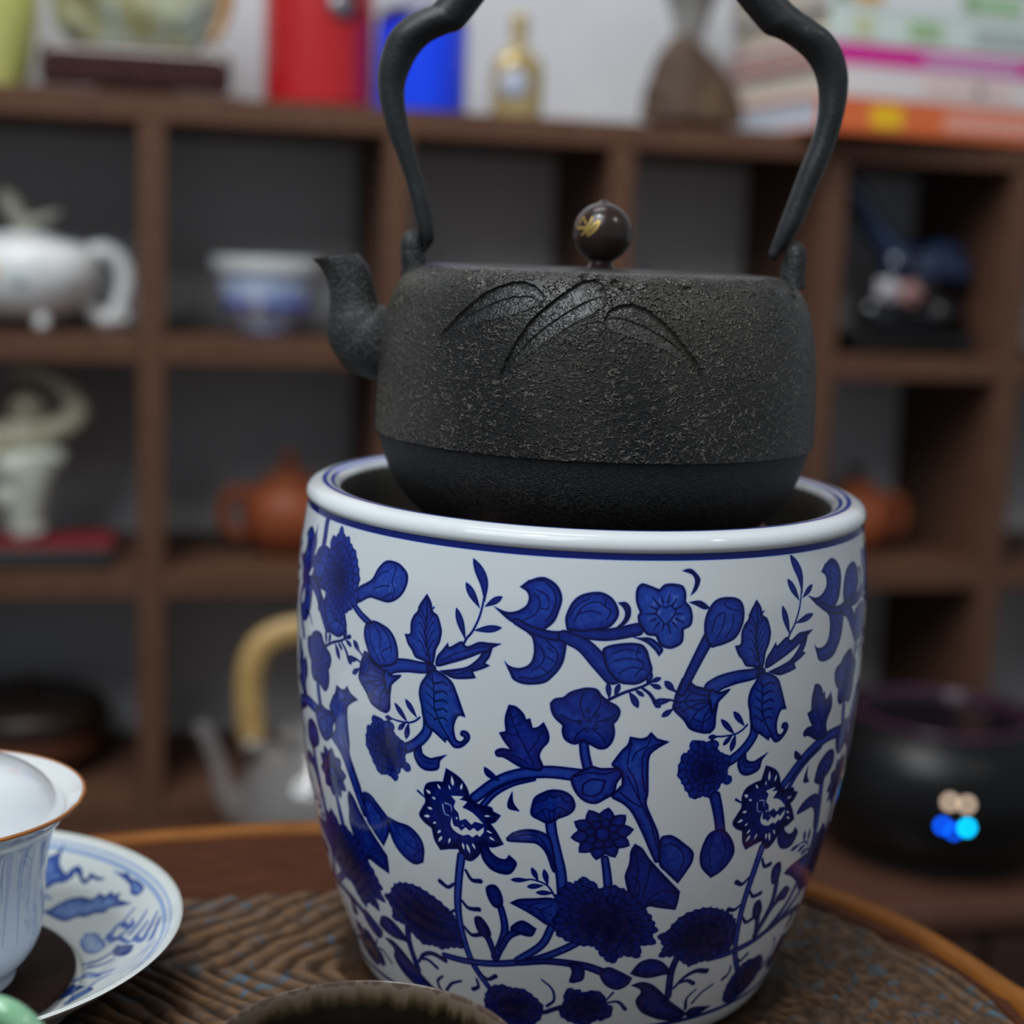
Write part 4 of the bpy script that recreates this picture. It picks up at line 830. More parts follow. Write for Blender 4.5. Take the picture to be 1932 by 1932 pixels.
DISH = [('f', [(20.3, 64.3, 0), (19.2, 72.0, 0), (21.6, 76.0, 0), (24.4, 76.7, 0), (26.5, 80.0, 1), (26.1, 75.3, 0), (27.1, 71.7, 0), (30.6, 67.9, 0), (31.8, 69.0, 1), (34.2, 69.9, 0), (36.5, 68.3, 0), (38.2, 64.3, 0), (39.7, 63.2, 0), (40.9, 65.4, 1), (44.0, 62.8, 0), (47.9, 60.5, 1), (45.1, 60.9, 0), (42.2, 62.9, 0), (40.7, 61.8, 0), (38.9, 61.9, 0), (35.9, 66.1, 0), (34.3, 67.8, 0), (33.6, 65.9, 0), (30.9, 64.8, 0), (27.2, 65.2, 0), (24.0, 63.9, 0)], 0.62, 0.4), ('f', [(50.6, 62.5, 1), (54.3, 59.7, 0), (57.0, 58.6, 1), (59.0, 55.3, 0), (62.8, 51.7, 0), (66.0, 47.0, 0), (65.6, 44.8, 0), (63.2, 45.2, 0), (60.7, 48.3, 0), (59.9, 51.4, 0), (56.8, 55.8, 0)], 0.52, 0.4), ('f', [(22.7, 56.5, 0), (26.9, 54.3, 0), (31.1, 56.1, 0), (34.9, 57.1, 0), (39.9, 56.2, 0), (44.8, 53.5, 0), (47.3, 55.0, 1), (49.7, 52.4, 0), (52.1, 53.5, 1), (53.6, 51.1, 0), (56.4, 50.6, 1), (56.1, 48.0, 0), (58.5, 45.7, 0), (62.6, 42.0, 1), (58.4, 43.6, 0), (53.9, 45.5, 0), (51.9, 44.4, 0), (47.9, 46.1, 0), (44.5, 46.1, 0), (40.6, 47.6, 0), (36.6, 47.1, 0), (32.4, 49.4, 0), (28.0, 52.6, 0)], 0.56, 0.5), ('f', [(45.7, 34.5, 0), (49.5, 36.1, 0), (53.2, 32.2, 0), (57.5, 24.6, 0), (54.3, 22.7, 0), (49.2, 26.9, 0)], 0.36, 0.3), ('f', [(62.7, 15.1, 1), (63.0, 19.3, 0), (66.8, 17.5, 0), (70.7, 13.2, 1), (70.7, 8.5, 0), (67.7, 9.7, 0)], 0.9, 0.4), ('f', [(48.8, -5.5, 0), (50.7, 0.9, 0), (51.9, 4.2, 0), (57.7, -1.3, 1), (54.7, -2.1, 0), (52.5, -3.7, 0), (49.9, -7.3, 0)], 0.7, 0.4), ('f', [(52.5, -9.0, 0), (55.6, -5.1, 0), (59.7, -4.5, 0), (62.0, -8.9, 0), (58.2, -10.6, 0), (54.1, -12.7, 0)], 0.55, 0.4), ('s', [(57.2, 28.6, 0), (59.3, 33.5, 0), (61.4, 34.1, 0), (64.6, 38.4, 0)], 2.2, 0.8, 0.62), ('s', [(59.1, 25.8, 0), (63.4, 26.5, 0), (65.8, 28.3, 0), (65.3, 32.6, 0)], 2.2, 0.8, 0.62), ('s', [(61.9, 32.5, 0), (65.9, 27.8, 0), (67.2, 29.1, 0)], 2.2, 0.8, 0.62), ('s', [(66.8, 24.1, 0), (68.9, 26.9, 0), (70.6, 32.5, 0)], 2.2, 0.8, 0.62), ('s', [(69.7, 19.2, 0), (72.1, 23.1, 0), (72.7, 25.3, 0)], 2.2, 0.8, 0.62), ('s', [(73.8, 13.5, 0), (75.0, 20.0, 0), (75.8, 27.4, 0)], 2.2, 0.8, 0.62), ('s', [(77.7, 8.6, 0), (77.9, 14.9, 0), (77.9, 22.2, 0)], 2.2, 0.8, 0.62), ('s', [(57.0, 30.7, 0), (60.2, 25.7, 0), (62.8, 24.6, 0), (67.0, 18.9, 0), (70.6, 16.4, 0)], 2.2, 0.8, 0.62), ('s', [(70.0, 18.0, 0), (74.2, 12.1, 0), (75.0, 15.4, 0)], 2.2, 0.8, 0.62), ('s', [(51.2, 18.0, 0), (57.1, 16.5, 0), (61.3, 17.3, 0), (63.1, 20.1, 0)], 1.0, 1.4, 0.74), ('s', [(53.2, 14.8, 0), (59.5, 12.0, 0), (63.4, 11.7, 0)], 1.0, 1.4, 0.74), ('s', [(77.9, 4.7, 0), (74.0, -2.3, 0), (67.9, -3.6, 0)], 1.0, 0.6, 0.36), ('s', [(79.9, 5.1, 0), (77.0, -6.0, 0), (72.0, -9.1, 0)], 1.0, 0.6, 0.36), ('s', [(82.4, 2.7, 0), (80.8, -8.8, 0), (77.2, -15.1, 0)], 1.0, 0.6, 0.36), ('s', [(51.2, 6.4, 0), (54.5, 10.1, 0), (60.3, 5.0, 0), (66.8, 1.7, 0)], 1.4, 1.0, 0.58), ('s', [(51.9, 7.7, 0), (55.2, 7.5, 0), (61.4, 2.8, 0)], 1.4, 1.0, 0.58), ('s', [(58.7, -4.7, 0), (61.8, -0.8, 0), (66.3, -1.3, 0)], 1.4, 1.0, 0.58), ('s', [(22.7, 62.1, 0), (27.2, 59.2, 0)], 1.2, 0.8, 0.45), ('s', [(47.0, 36.9, 0), (46.9, 33.1, 0)], 1.2, 0.8, 0.45), ('s', [(52.6, 33.3, 0), (52.8, 28.3, 0)], 1.2, 0.8, 0.45)]

for ang in (0, 118, 241):                        # painted hills, cloud scrolls and flames, three times round the dish
    ca, sa = math.cos(R(ang)), math.sin(R(ang))
    for it in DISH:
        q = np.array(it[1], float); P_ = np.c_[92+ca*q[:, 0]-sa*q[:, 1], 92+sa*q[:, 0]+ca*q[:, 1], q[:, 2]]
        if it[0] == 'f': sink.fill(spline(P_, True), it[2], it[3])
        else: sink.stroke(spline(P_, False), it[2], it[3], it[4])
sauc_m = glaze('saucer_glaze', ink_image('landscape_painting', sink.T), (.80, .83, .80), [(0, (.80, .83, .79)), (.22, (.50, .60, .74)), (.42, (.22, .36, .68)), (.62, (.055, .12, .43)), (.85, (.015, .045, .26)), (1, (.008, .02, .14))])
so = lathe('dish', smoothprof(sp, 4), sauc_m, sau, 128)
me = so.data; uvl = me.uv_layers.new(name='UVMap'); W_ = 1240*PX
for p in me.polygons:
    down = p.normal.z < -.05
    for li in p.loop_indices:
        co = me.vertices[me.loops[li].vertex_index].co; uvl.data[li].uv = (.5, .5) if down else ((co.x*1000+92)/W_, (co.y*1000+92)/W_)
coaster_m = noisy(mat('dark_coaster_wood', rough=.6, spec=.10), [(.3, (.014, .0055, .0035)), (.7, (.030, .012, .007))], 22, (3, 16, 3))
co_ = thing('coaster', 'round dark brown wooden coaster inside the blue and white saucer', 'coaster', (gx, gy, SZ+.0060))
lathe('disc', [(0, 0), (.0495, 0), (.0515, .0012), (.0520, .0024), (.0512, .0034), (.0495, .0037), (0, .0037)], coaster_m, co_, 72)
gw = thing('tea_bowl', 'white covered tea bowl with gold rim and pale blue outside standing on saucer', 'tea bowl', (gx+.0075, gy-.003, SZ+.0098))
cup_o = [(0, .0025), (.0225, .0025), (.0232, 0), (.0252, 0), (.0258, .0040), (.0300, .0085), (.0335, .0150), (.0350, .0250), (.0362, .0400), (.0385, .0520), (.0430, .0605), (.0480, .0648)]
cup_i = [(.0492, .0655), (.0482, .0659), (.0462, .0640), (.0415, .0590), (.0370, .0510), (.0348, .0400), (.0335, .0250), (.0315, .0160), (.026, .0085), (0, .0065)]
ck = Ink(1700, 460); g_ = random.Random(4)
for k in range(26):                             # drooping foliage and hanging strokes in pale wash
    x0 = k*1700*PX/26+g_.uniform(-1, 1)
    ck.stroke(np.array([(x0, 60), (x0+g_.uniform(-2, 2), 45), (x0+g_.uniform(-2, 2), g_.uniform(10, 25))]), 3.2, 1.0, .20)
    for j in range(4): xx = x0+g_.uniform(-4, 4); y1 = g_.uniform(52, 62); ck.stroke(np.array([(xx, y1), (xx+g_.uniform(-1, 1), y1-g_.uniform(8, 26))]), .9, .5, .30)
    ck.stroke(np.array([(x0-4, 57+g_.uniform(-3, 3)), (x0, 61), (x0+5, 58)]), 2.6, 1.6, .34)
cup_m = glaze('pale_blue_wash_glaze', ink_image('pale_wash_painting', ck.T), stops=[(0, (.55, .62, .72)), (.2, (.42, .50, .66)), (.34, (.26, .34, .52)), (1, (.1, .15, .35))])
cb = lathe('bowl', smoothprof(cup_o, 4), cup_m, gw, 112); set_uv(cb, lambda c, p: ((math.atan2(c.x, -c.y)/(2*math.pi)) % 1.0, c.z*1000/71.3))
lathe('inside', smoothprof([(.0480, .0648), (.0487, .0652)]+cup_i[1:], 4), white_por, gw, 112)
gold_rim = noisy(mat('gold_rim_line', rough=.28, metal=.35), [(.3, (.42, .15, .045)), (.7, (.60, .25, .08))], 60)
tube('gold_rim', [(.0487*math.cos(2*math.pi*k/24), .0487*math.sin(2*math.pi*k/24), .0654) for k in range(24)], .00075, gold_rim, gw, 10, 5, closed=True)
glass_lid = mat('milky_lid_glaze', (.78, .82, .84), .12, coat=.6)
lidp = [(.0400, .0560), (.0416, .0575), (.0424, .0600), (.0405, .0640), (.0360, .0690), (.0290, .0735), (.0200, .0765), (.0130, .0778), (.0118, .0800), (.0122, .0850), (.0140, .0868), (.0128, .0872), (.0100, .0845), (0, .0835)]
lathe('lid', smoothprof(lidp, 4), glass_lid, gw, 96)
# jade cup with looped handle
jade = noisy(mat('pale_green_jade', (.3, .6, .36), .14, coat=.6, sss=.25), [(.3, (.22, .50, .27)), (.7, (.34, .62, .38))], 30)
jc = thing('jade_cup', 'pale green jade cup whose round handle shows in the lower left corner', 'cup', (-.2012, -.1830, SZ))
lathe('bowl', smoothprof([(0, .002), (.016, .002), (.017, 0), (.019, 0), (.020, .004), (.028, .016), (.032, .034), (.032, .060), (.0325, .063), (.0315, .0635), (.0305, .060), (.030, .034), (.026, .018), (.015, .008), (0, .007)], 4), jade, jc, 64)
tube('handle', [(.0315, -.004, .056), (.040, -.006, .0670), (.052, -.008, .0672), (.0605, -.009, .0570), (.0595, -.009, .0430), (.050, -.008, .0330), (.0310, -.004, .0260)], [.0036, .0037, .0038, .0038, .0037, .0035, .0033], jade, jc, 20, 8)
# dark glazed bowl
tb = thing('dark_tea_bowl', 'dark brown glazed tea bowl with bronze rim in front of the brazier', 'bowl', (-.060, -.172, SZ))
glz = mat('dark_streaked_glaze', rough=.16, coat=.5)
tc_ = nd(glz, 'ShaderNodeTexCoord'); sz_ = nd(glz, 'ShaderNodeSeparateXYZ'); lk(glz, tc_.outputs['Object'], sz_.inputs[0])
nz = nd(glz, 'ShaderNodeTexNoise', Scale=1, Detail=4); lk(glz, coords(glz, (260, 260, 18)), nz.inputs['Vector'])
hz_ = nd(glz, 'ShaderNodeMapRange'); hz_.inputs[1].default_value = .0365; hz_.inputs[2].default_value = .0490; lk(glz, sz_.outputs[2], hz_.inputs[0])
rz_ = ramp(glz, [(0, (.006, .004, .003)), (.46, (.010, .007, .004)), (.62, (.045, .030, .015)), (.78, (.13, .090, .055)), (.95, (.17, .13, .095)), (1, (.10, .06, .045))])
lk(glz, mth(glz, 'ADD', hz_.outputs[0], mth(glz, 'MULTIPLY', mth(glz, 'SUBTRACT', nz.outputs[0], .5), .55)), rz_.inputs[0]); lk(glz, rz_.outputs[0], pb(glz).inputs['Base Color'])
lathe('bowl', smoothprof([(0, .003), (.017, .003), (.018, 0), (.020, 0), (.0205, .006), (.030, .014), (.038, .028), (.0420, .041), (.0436, .0478), (.0438, .0487), (.0432, .0494), (.0422, .0489), (.0400, .040), (.036, .028), (.028, .016), (.015, .010), (0, .009)], 5), glz, tb, 96)

# ------------------------------------------------------------------ things standing on top of the shelf unit
def on(name, label, cat, u, v, z, rz=0, group=None): return thing(name, label, cat, shelf_pt(u, v, z), SA+rz, group)
yv = on('yellow_vase', 'yellow green glazed vase at left end of the shelf top', 'vase', -.160, .085, TOP)
ym = noisy(mat('yellow_green_glaze', rough=.2, coat=.5), [(.3, (.52, .53, .13)), (.7, (.66, .68, .24))], 12)
lathe('body', smoothprof([(0, .002), (.034, .002), (.036, 0), (.038, .003), (.044, .03), (.0505, .07), (.052, .11), (.046, .15), (.030, .185), (.022, .20), (.021, .225), (.026, .235), (.024, .236), (.019, .222), (.019, .20), (.028, .17), (.040, .13), (.040, .06), (.030, .01), (0, .008)], 4), ym, yv, 64)
lathe('foot_ring', [(.0335, .0015), (.0335, 0), (.0372, 0), (.0378, .0015)], mat('unglazed_clay', (.35, .25, .16), .8), yv, 48)
pl_ = on('rosewood_plinth', 'dark rosewood plinth carrying the mottled jade boulder', 'plinth', -.019, .062, TOP)
rose = noisy(mat('polished_rosewood', rough=.18, coat=.5), [(.3, (.022, .006, .006)), (.7, (.060, .014, .012))], 14, (14, 3, 3))
box('top', (.174, .095, .0385), rose, pl_, (0, 0, .0025), .009, 0, 4)
for x, y in ((-.065, -.032), (.065, -.032), (-.065, .032), (.065, .032)): box('foot', (.060, .026, .0030), rose, pl_, (x, y, 0), .0008)
jb = on('jade_boulder', 'mottled olive and grey jade boulder on a rosewood plinth', 'ornament', -.016, .062, TOP+.0413)
jm = mat('mottled_jade', rough=.12, coat=.6, sss=.1); nj = nd(jm, 'ShaderNodeTexNoise', Scale=17, Detail=5, Distortion=.8); lk(jm, coords(jm), nj.inputs['Vector'])
rj = ramp(jm, [(.30, (.16, .10, .03)), (.42, (.36, .34, .16)), (.52, (.44, .47, .36)), (.62, (.32, .39, .36)), (.75, (.56, .48, .24))]); lk(jm, nj.outputs[0], rj.inputs[0]); lk(jm, rj.outputs[0], pb(jm).inputs['Base Color'])
bmj = bmesh.new(); bmesh.ops.create_icosphere(bmj, subdivisions=5, radius=1)
for v in bmj.verts:
    p = v.co.copy(); k = 1+.16*mnoise.noise(p*1.6)+.06*mnoise.noise(p*4); sg = lambda t, e: math.copysign(abs(t)**e, t)
    v.co = Vector((.080*sg(p.x, .62)*k, .036*p.y*k, max(0, .075+.080*sg(p.z, .75)*k)))
mej = bpy.data.meshes.new('carved_stone'); bmj.to_mesh(mej); bmj.free(); link('carved_stone', mej, jm, jb)
rind = noisy(mat('orange_jade_rind', rough=.25, coat=.4), [(.3, (.36, .17, .05)), (.7, (.52, .30, .10))], 30)
tube('rind', [(.066, -.012, .010), (.079, -.010, .04), (.082, -.008, .08), (.078, -.006, .12)], [.004, .006, .007, .004], rind, jb, 12, 6)
rc = on('red_canister', 'tall red canister with a round metal button between jade boulder and blue tin', 'canister', .156, .085, TOP+.0005)
redm = noisy(mat('red_lacquer', rough=.30, coat=.3), [(.3, (.40, .010, .014)), (.7, (.50, .018, .022))], 8)
lathe('body', [(0, 0), (.050, 0), (.0525, .0008), (.0538, .003), (.0540, .006), (.0540, .164), (.0536, .167), (.0530, .168), (0, .168)], redm, rc, 72)
lathe('lid', smoothprof([(.0530, .1685), (.0548, .170), (.0548, .205), (.052, .209), (.012, .212), (.010, .222), (0, .224)], 3), redm, rc, 72)
bt = lathe('metal_button', [(0, .006), (.008, .0055), (.0115, .003), (.012, 0), (0, 0)], mat('steel_button', (.35, .34, .36), .3, metal=.8), rc, 32); bt.rotation_euler = (R(90), 0, R(14)); bt.location = (.0145, -.0515, .094)
lathe('button_collar', [(.0125, 0), (.0155, 0), (.0155, .003), (.0125, .003)], mat('dark_collar', (.03, .02, .03), .4), rc, 32); cl_ = rc.children[-1] if False else None
for ch in rc.children:
    if ch.name.startswith('button_collar'): ch.rotation_euler = (R(90), 0, R(14)); ch.location = (.0165, -.0505, .0975)
bc = on('blue_tin', 'glossy cobalt blue cylindrical tin with dark shoulder behind the kettle handle', 'tin', .2585, .075, TOP)
blm = noisy(mat('cobalt_lacquer', rough=.18, coat=.7), [(.3, (.002, .030, .80)), (.7, (.003, .075, .98))], 6, (30, 30, 1))
lathe('body', [(0, 0), (.043, 0), (.0452, .001), (.0459, .003), (.046, .005), (.046, .081), (.0456, .084), (.0445, .085)], blm, bc, 72)
lathe('shoulder', smoothprof([(.0445, .085), (.0455, .086), (.044, .094), (.036, .102), (.020, .106), (0, .107)], 3), mat('navy_lid', (.004, .006, .11), .25, coat=.5), bc, 72)
gb = on('perfume_bottle', 'small golden glass bottle with round pale label on the shelf top', 'bottle', .3535, .06, TOP)
gm_ = noisy(mat('amber_gold_glass', rough=.2, metal=.25, coat=.4), [(.3, (.34, .24, .09)), (.7, (.52, .41, .19))], 25)
lathe('body', smoothprof([(0, 0), (.022, 0), (.0255, .004), (.0262, .02), (.0262, .046), (.0235, .058), (.015, .066), (.0085, .0705), (.0075, .074), (0, .0745)], 4), gm_, gb, 48, scale=(1, .62, 1))
lathe('neck', [(.0072, .0735), (.0072, .084), (0, .084)], gm_, gb, 24)
lathe('stopper', smoothprof([(0, .083), (.0085, .083), (.0090, .086), (.0090, .098), (.0070, .1035), (0, .105)], 3), gm_, gb, 32)
lb = lathe('round_label', [(0, .0012), (.0140, .0012), (.0146, .0006), (.0146, 0), (0, 0)], mat('pale_blue_label', (.42, .46, .58), .4), gb, 32); lb.rotation_euler = (R(90), 0, 0); lb.location = (-.0065, -.0155, .033)
cs = on('stone_cone', 'brown pointed stone with rounded shoulders in front of the grey vase', 'ornament', .5370, .048, TOP)
stone = noisy(mat('brown_stone', rough=.7), [(.25, (.030, .016, .010)), (.5, (.072, .040, .022)), (.75, (.13, .080, .042))], 20, (1, 1, .5), bump=.4, bdist=.002)
bmc = bmesh.new(); bmesh.ops.create_icosphere(bmc, subdivisions=5, radius=1)
for v in bmc.verts:
    p = v.co.copy(); h = (p.z+1)/2; rad = .057*(max(0, 1-h**1.55))**.62*(1+.08*mnoise.noise(p*2.5)); l_ = math.hypot(p.x, p.y)+1e-6
    rad = min(rad, .057)*(min(1, h*14)**.5)
    v.co = Vector((p.x/l_*rad-.016*h*h, p.y/l_*rad*.58, .094*h))
mec = bpy.data.meshes.new('rock'); bmc.to_mesh(mec); bmc.free(); link('rock', mec, stone, cs)
gvz = on('grey_vase', 'grey flared vase standing behind the brown pointed stone', 'vase', .551, .112, TOP)
lathe('body', smoothprof([(0, 0), (.014, 0), (.016, .004), (.012, .03), (.009, .070), (.016, .105), (.025, .135), (.040, .170), (.038, .171), (.023, .137), (.013, .11), (.007, .07), (0, .06)], 4), noisy(mat('grey_stoneware', rough=.5), [(.3, (.20, .195, .185)), (.7, (.30, .295, .28))], 20), gvz, 56)
lathe('foot', [(.0155, .0005), (.0172, .001), (.0172, .004), (.0150, .005)], mat('dark_foot', (.08, .07, .06), .6), gvz, 40)
pages = [noisy(mat('book_pages', rough=.85), [(.3, c_), (.7, tuple(x*1.12 for x in c_))], 3, (1, 1, 160)) for c_ in ((.46, .50, .57), (.47, .44, .37), (.40, .34, .25), (.44, .39, .31), (.42, .37, .30), (.40, .35, .28))]
books = [(.034, (.80, .17, .05), .295, 0, 'orange book with a yellow spine block, lowest of the bright stack', [((.92, .55, .015), .062, .036, .72), ((.80, .36, .28), .150, .110, .62)]),
 (.031, (.80, .73, .73), .285, 5, 'white book with pinkish lettering lying on the orange book', [((.78, .56, .52), .115, .110, .55), ((.05, .05, .06), .180, .010, .35)]),
 (.0205, (.74, .035, .33), .290, 2, 'magenta spined book in the middle of the bright stack', [((.64, .40, .64), .118, .118, .66)]),
 (.034, (.68, .78, .73), .286, 6, 'white and mint book lying directly on the magenta book', [((.36, .52, .28), .092, .040, .62), ((.58, .58, .36), .028, .022, .70), ((.42, .47, .47), .170, .080, .55)]),
 (.030, (.78, .81, .84), .292, 1, 'white book with green patches and orange mark near the top', [((.68, .36, .03), .030, .034, .8), ((.10, .30, .05), .010, .014, .8), ((.38, .58, .34), .165, .070, .75), ((.16, .40, .06), .160, .014, .6)]),
 (.026, (.36, .28, .42), .288, 4, 'lavender book on the very top of the bright stack', [((.50, .44, .55), .10, .12, .6)])]
z_ = TOP
BK = Vector(shelf_pt(.638, -.038, 0)); ba = SA+R(8)
for k, (t_, c_, w_, dx, lab, patches) in enumerate(books):
    o = thing('book', lab, 'book', (BK.x+math.cos(ba)*dx*.001, BK.y+math.sin(ba)*dx*.001, z_), ba, 'stacked books at the right end of the shelf top')
    cm = noisy(mat('book_cover', rough=.4, coat=.2), [(.3, tuple(x*.94 for x in c_)), (.7, c_)], 6)
    box('front_cover', (w_, .200, .0022), cm, o, (w_/2, .100, t_-.0024), .0006); box('back_cover', (w_, .200, .0022), cm, o, (w_/2, .100, 0), .0006)
    box('spine', (w_, .0025, t_-.0048), cm, o, (w_/2, .00125, .0023), .0004)
    box('pages', (w_-.006, .194, t_-.0052), pages[k], o, (w_/2, .100, .0025), .0005)
    for pc, x_, pw, ph in patches: box('spine_print', (pw, .0008, (t_-.0050)*ph), mat('spine_print', pc, .5), o, (x_+pw/2, -.0003, .0024+(t_-.0050)*(1-ph)/2), 0)
    z_ += t_+.0003

# ------------------------------------------------------------------ compartments: first row
wt = on('white_teapot', 'white porcelain teapot with ring handle in the first cubby compartment', 'teapot', -.128, .082, Z1)
tpm = noisy(mat('white_teapot_glaze', rough=.14, coat=.5), [(.3, (.79, .80, .80)), (.7, (.84, .85, .85))], 8)
lathe('body', smoothprof([(0, .012), (.030, .010), (.048, .014), (.064, .028), (.073, .048), (.0735, .064), (.070, .074), (.056, .083), (.036, .086), (.034, .084), (.050, .079), (.06, .07), (.05, .03), (0, .018)], 4), tpm, wt, 72)
for a in (-65, 55, 175): blobs('foot', [(.050*math.cos(R(a)), .050*math.sin(R(a)), .0075, .0075, 1, 1, 1), (.048*math.cos(R(a)), .048*math.sin(R(a)), .014, .007)], tpm, wt, .0014)
tube('handle', [(.058, 0, .070), (.074, 0, .077), (.090, 0, .070), (.0975, 0, .052), (.095, 0, .034), (.088, 0, .016), (.076, 0, .010), (.060, 0, .022)], [.0085, .0088, .0086, .0084, .0082, .0082, .0078, .007], tpm, wt, 18, 6)
blobs('handle_curl', [(.086, 0, .011, .0085), (.095, 0, .012, .0070), (.077, 0, .0085, .0075)], tpm, wt, .0014)
tube('spout', [(-.060, 0, .034), (-.074, 0, .045), (-.079, 0, .062), (-.083, 0, .076)], [.015, .011, .008, .006], tpm, wt, 16, 6)
ldw = lathe('lid', smoothprof([(.036, .0855), (.0365, .0875), (.028, .091), (.014, .093), (0, .0935)], 3), tpm, wt, 48)
blobs('lid_sprig', [(.004, 0, .097, .009)]+chain([(.002, 0, .097), (-.006, 0, .112), (-.014, 0, .124)], .009, .009)+chain([(.006, 0, .100), (.020, 0, .106), (.034, 0, .111)], .007, .003), noisy(mat('cream_glaze', rough=.25, coat=.3), [(.3, (.36, .35, .28)), (.7, (.44, .42, .34))], 20), ldw, .0014)
yel = mat('yellow_petal_glaze', (.62, .52, .16), .3); gre = mat('grey_green_petal_glaze', (.42, .52, .52), .3)
for k, (a, zz, m_, r_) in enumerate(((-104, .056, yel, .0075), (-88, .050, gre, .008), (-74, .062, gre, .005), (-118, .066, gre, .005))):
    q = blobs('painted_flower', [(.0735*math.cos(R(a)), .0735*math.sin(R(a)), zz, r_, 1, .16, .8)], m_, wt, .0009); q.rotation_euler = (0, 0, 0)
bwl = on('blue_white_bowl', 'blue and white footed bowl in the second compartment behind the kettle spout', 'bowl', .108, .08, Z1); bwl.scale = (.92, .92, .88)
bwm = mat('brushed_blue_white', rough=.18, coat=.4); nb = nd(bwm, 'ShaderNodeTexNoise', Scale=1, Detail=3); lk(bwm, coords(bwm, (48, 48, 14)), nb.inputs['Vector'])
rb_ = ramp(bwm, [(.36, (.72, .76, .82)), (.50, (.52, .62, .82)), (.60, (.26, .38, .70)), (.68, (.64, .70, .78)), (.76, (.05, .10, .42))]); lk(bwm, nb.outputs[0], rb_.inputs[0]); lk(bwm, rb_.outputs[0], pb(bwm).inputs['Base Color'])
lathe('body', smoothprof([(.0305, .009), (.036, .016), (.046, .030), (.052, .046), (.0545, .060), (.0548, .066)], 4), bwm, bwl, 64)
dots = mat('cobalt_dot', (.012, .02, .30), .25, coat=.3)
for a in (-118, -92, -66, -40, -145, 30, 70, 110): blobs('cobalt_flower', [(.0480*math.cos(R(a)), .0480*math.sin(R(a)), .034, .0070, 1, 1, 1)], dots, bwl, .0012)
lathe('foot', [(.0225, .001), (.0225, 0), (.0255, 0), (.027, .003), (.0305, .009), (.020, .009)], mat('grey_blue_foot', (.20, .25, .42), .25), bwl, 48)  # foot in one even grey-blue
lathe('white_rim', smoothprof([(.0548, .066), (.0605, .070), (.0620, .078), (.0622, .085), (.0612, .086), (.058, .078), (.050, .060), (.030, .022), (0, .014)], 4), mat('white_rim_glaze', (.62, .64, .65), .25, coat=.3), bwl, 64)
st = on('dark_bird', 'dark blue glossy long-necked ornament in the right compartment', 'ornament', .803, .070, Z1+.0215)
navy = noisy(mat('dark_cobalt_glaze', rough=.16, coat=1), [(.3, (.008, .014, .036)), (.6, (.016, .036, .10)), (.8, (.028, .062, .18))], 18)
blobs('body', chain([(-.094, 0, .142), (-.088, -.004, .153), (-.076, -.006, .150), (-.060, -.004, .130), (-.040, 0, .106), (-.016, 0, .086), (.012, 0, .075), (.036, 0, .073), (.052, 0, .072), (.060, 0, .068)], .0125, .0170, 8)+chain([(.020, 0, .082), (.040, 0, .090), (.058, 0, .088)], .014, .010, 6)+[(-.094, -.004, .136, .0095), (-.014, 0, .072, .020), (.02, 0, .066, .020, 1.3, 1, 1)], navy, st, .002)
blobs('pedestal', [(.006, 0, .040, .028, 1.5, .8, 1), (-.03, 0, .020, .024, 1.3, .9, .9), (.04, 0, .020, .026, 1.3, .9, .9), (0, 0, .012, .03, 2.0, 1.0, .4)], mat('black_pedestal_glaze', (.006, .006, .008), .2, coat=.5), st, .002)
pet = [mat('white_petal', (.50, .48, .52), .3), mat('pink_petal', (.36, .18, .17), .35)]
for k, (x, z0, m_) in enumerate(((-.038, .046, 0), (-.012, .043, 1))):
    f_ = blobs('porcelain_flower', [(x, -.034, z0, .0075)]+[(x+.0095*math.cos(a*1.2566), -.034, z0+.0085*math.sin(a*1.2566), .0065, 1, .6, 1) for a in range(5)], pet[m_], st, .0011)
bs = on('black_stand', 'low black stand under the dark blue ornament', 'stand', .800, .070, Z1)
box('slab', (.140, .085, .012), mat('black_lacquer', (.006, .005, .006), .25, coat=.4), bs, (0, 0, .009), .003)
for x, y in ((-.06, -.032), (.06, -.032), (-.06, .032), (.06, .032)): box('foot', (.016, .014, .0092), bs.children[0].data.materials[0], bs, (x, y, 0), .002)

# ------------------------------------------------------------------ second row
ivory = noisy(mat('ivory_glaze', rough=.3, coat=.3), [(.3, (.40, .37, .25)), (.7, (.50, .47, .34))], 14)
robe = noisy(mat('pale_robe_glaze', rough=.25, coat=.4), [(.3, (.50, .52, .44)), (.7, (.62, .63, .55))], 14)
tr = on('dark_tray', 'low dark tray under the red mat in the figurine compartment', 'tray', -.116, .080, Z2)
box('board', (.150, .13, .014), mat('dark_tray_lacquer', (.022, .019, .020), .3, coat=.3), tr, (0, 0, 0), .003); box('raised_edge', (.150, .006, .006), tr.children[0].data.materials[0], tr, (0, -.062, .0141), .002)
rm = on('red_mat', 'red mat on the dark tray under the ivory figurine', 'mat', -.100, .084, Z2+.0145)
box('cloth', (.118, .082, .005), noisy(mat('red_cloth', rough=.7), [(.3, (.18, .012, .018)), (.7, (.26, .020, .026))], 80), rm, (0, 0, 0), .002)
fg = on('ivory_figurine', 'ivory and pale green porcelain figurine raising one arm over its head', 'figurine', -.124, .070, Z2+.0200)
fg.scale = (.92, .92, .865)
blobs('robe', [(0, 0, .012, .018, 1.05, 1, .65)]+chain([(-.004, 0, .014), (-.002, 0, .045), (0, 0, .072)], .018, .027, 8)+[(-.006, 0, .084, .040, 1.0, .7, .62), (.004, 0, .094, .036, 1.05, .72, .5), (-.016, 0, .05, .022)], robe, fg, .002)
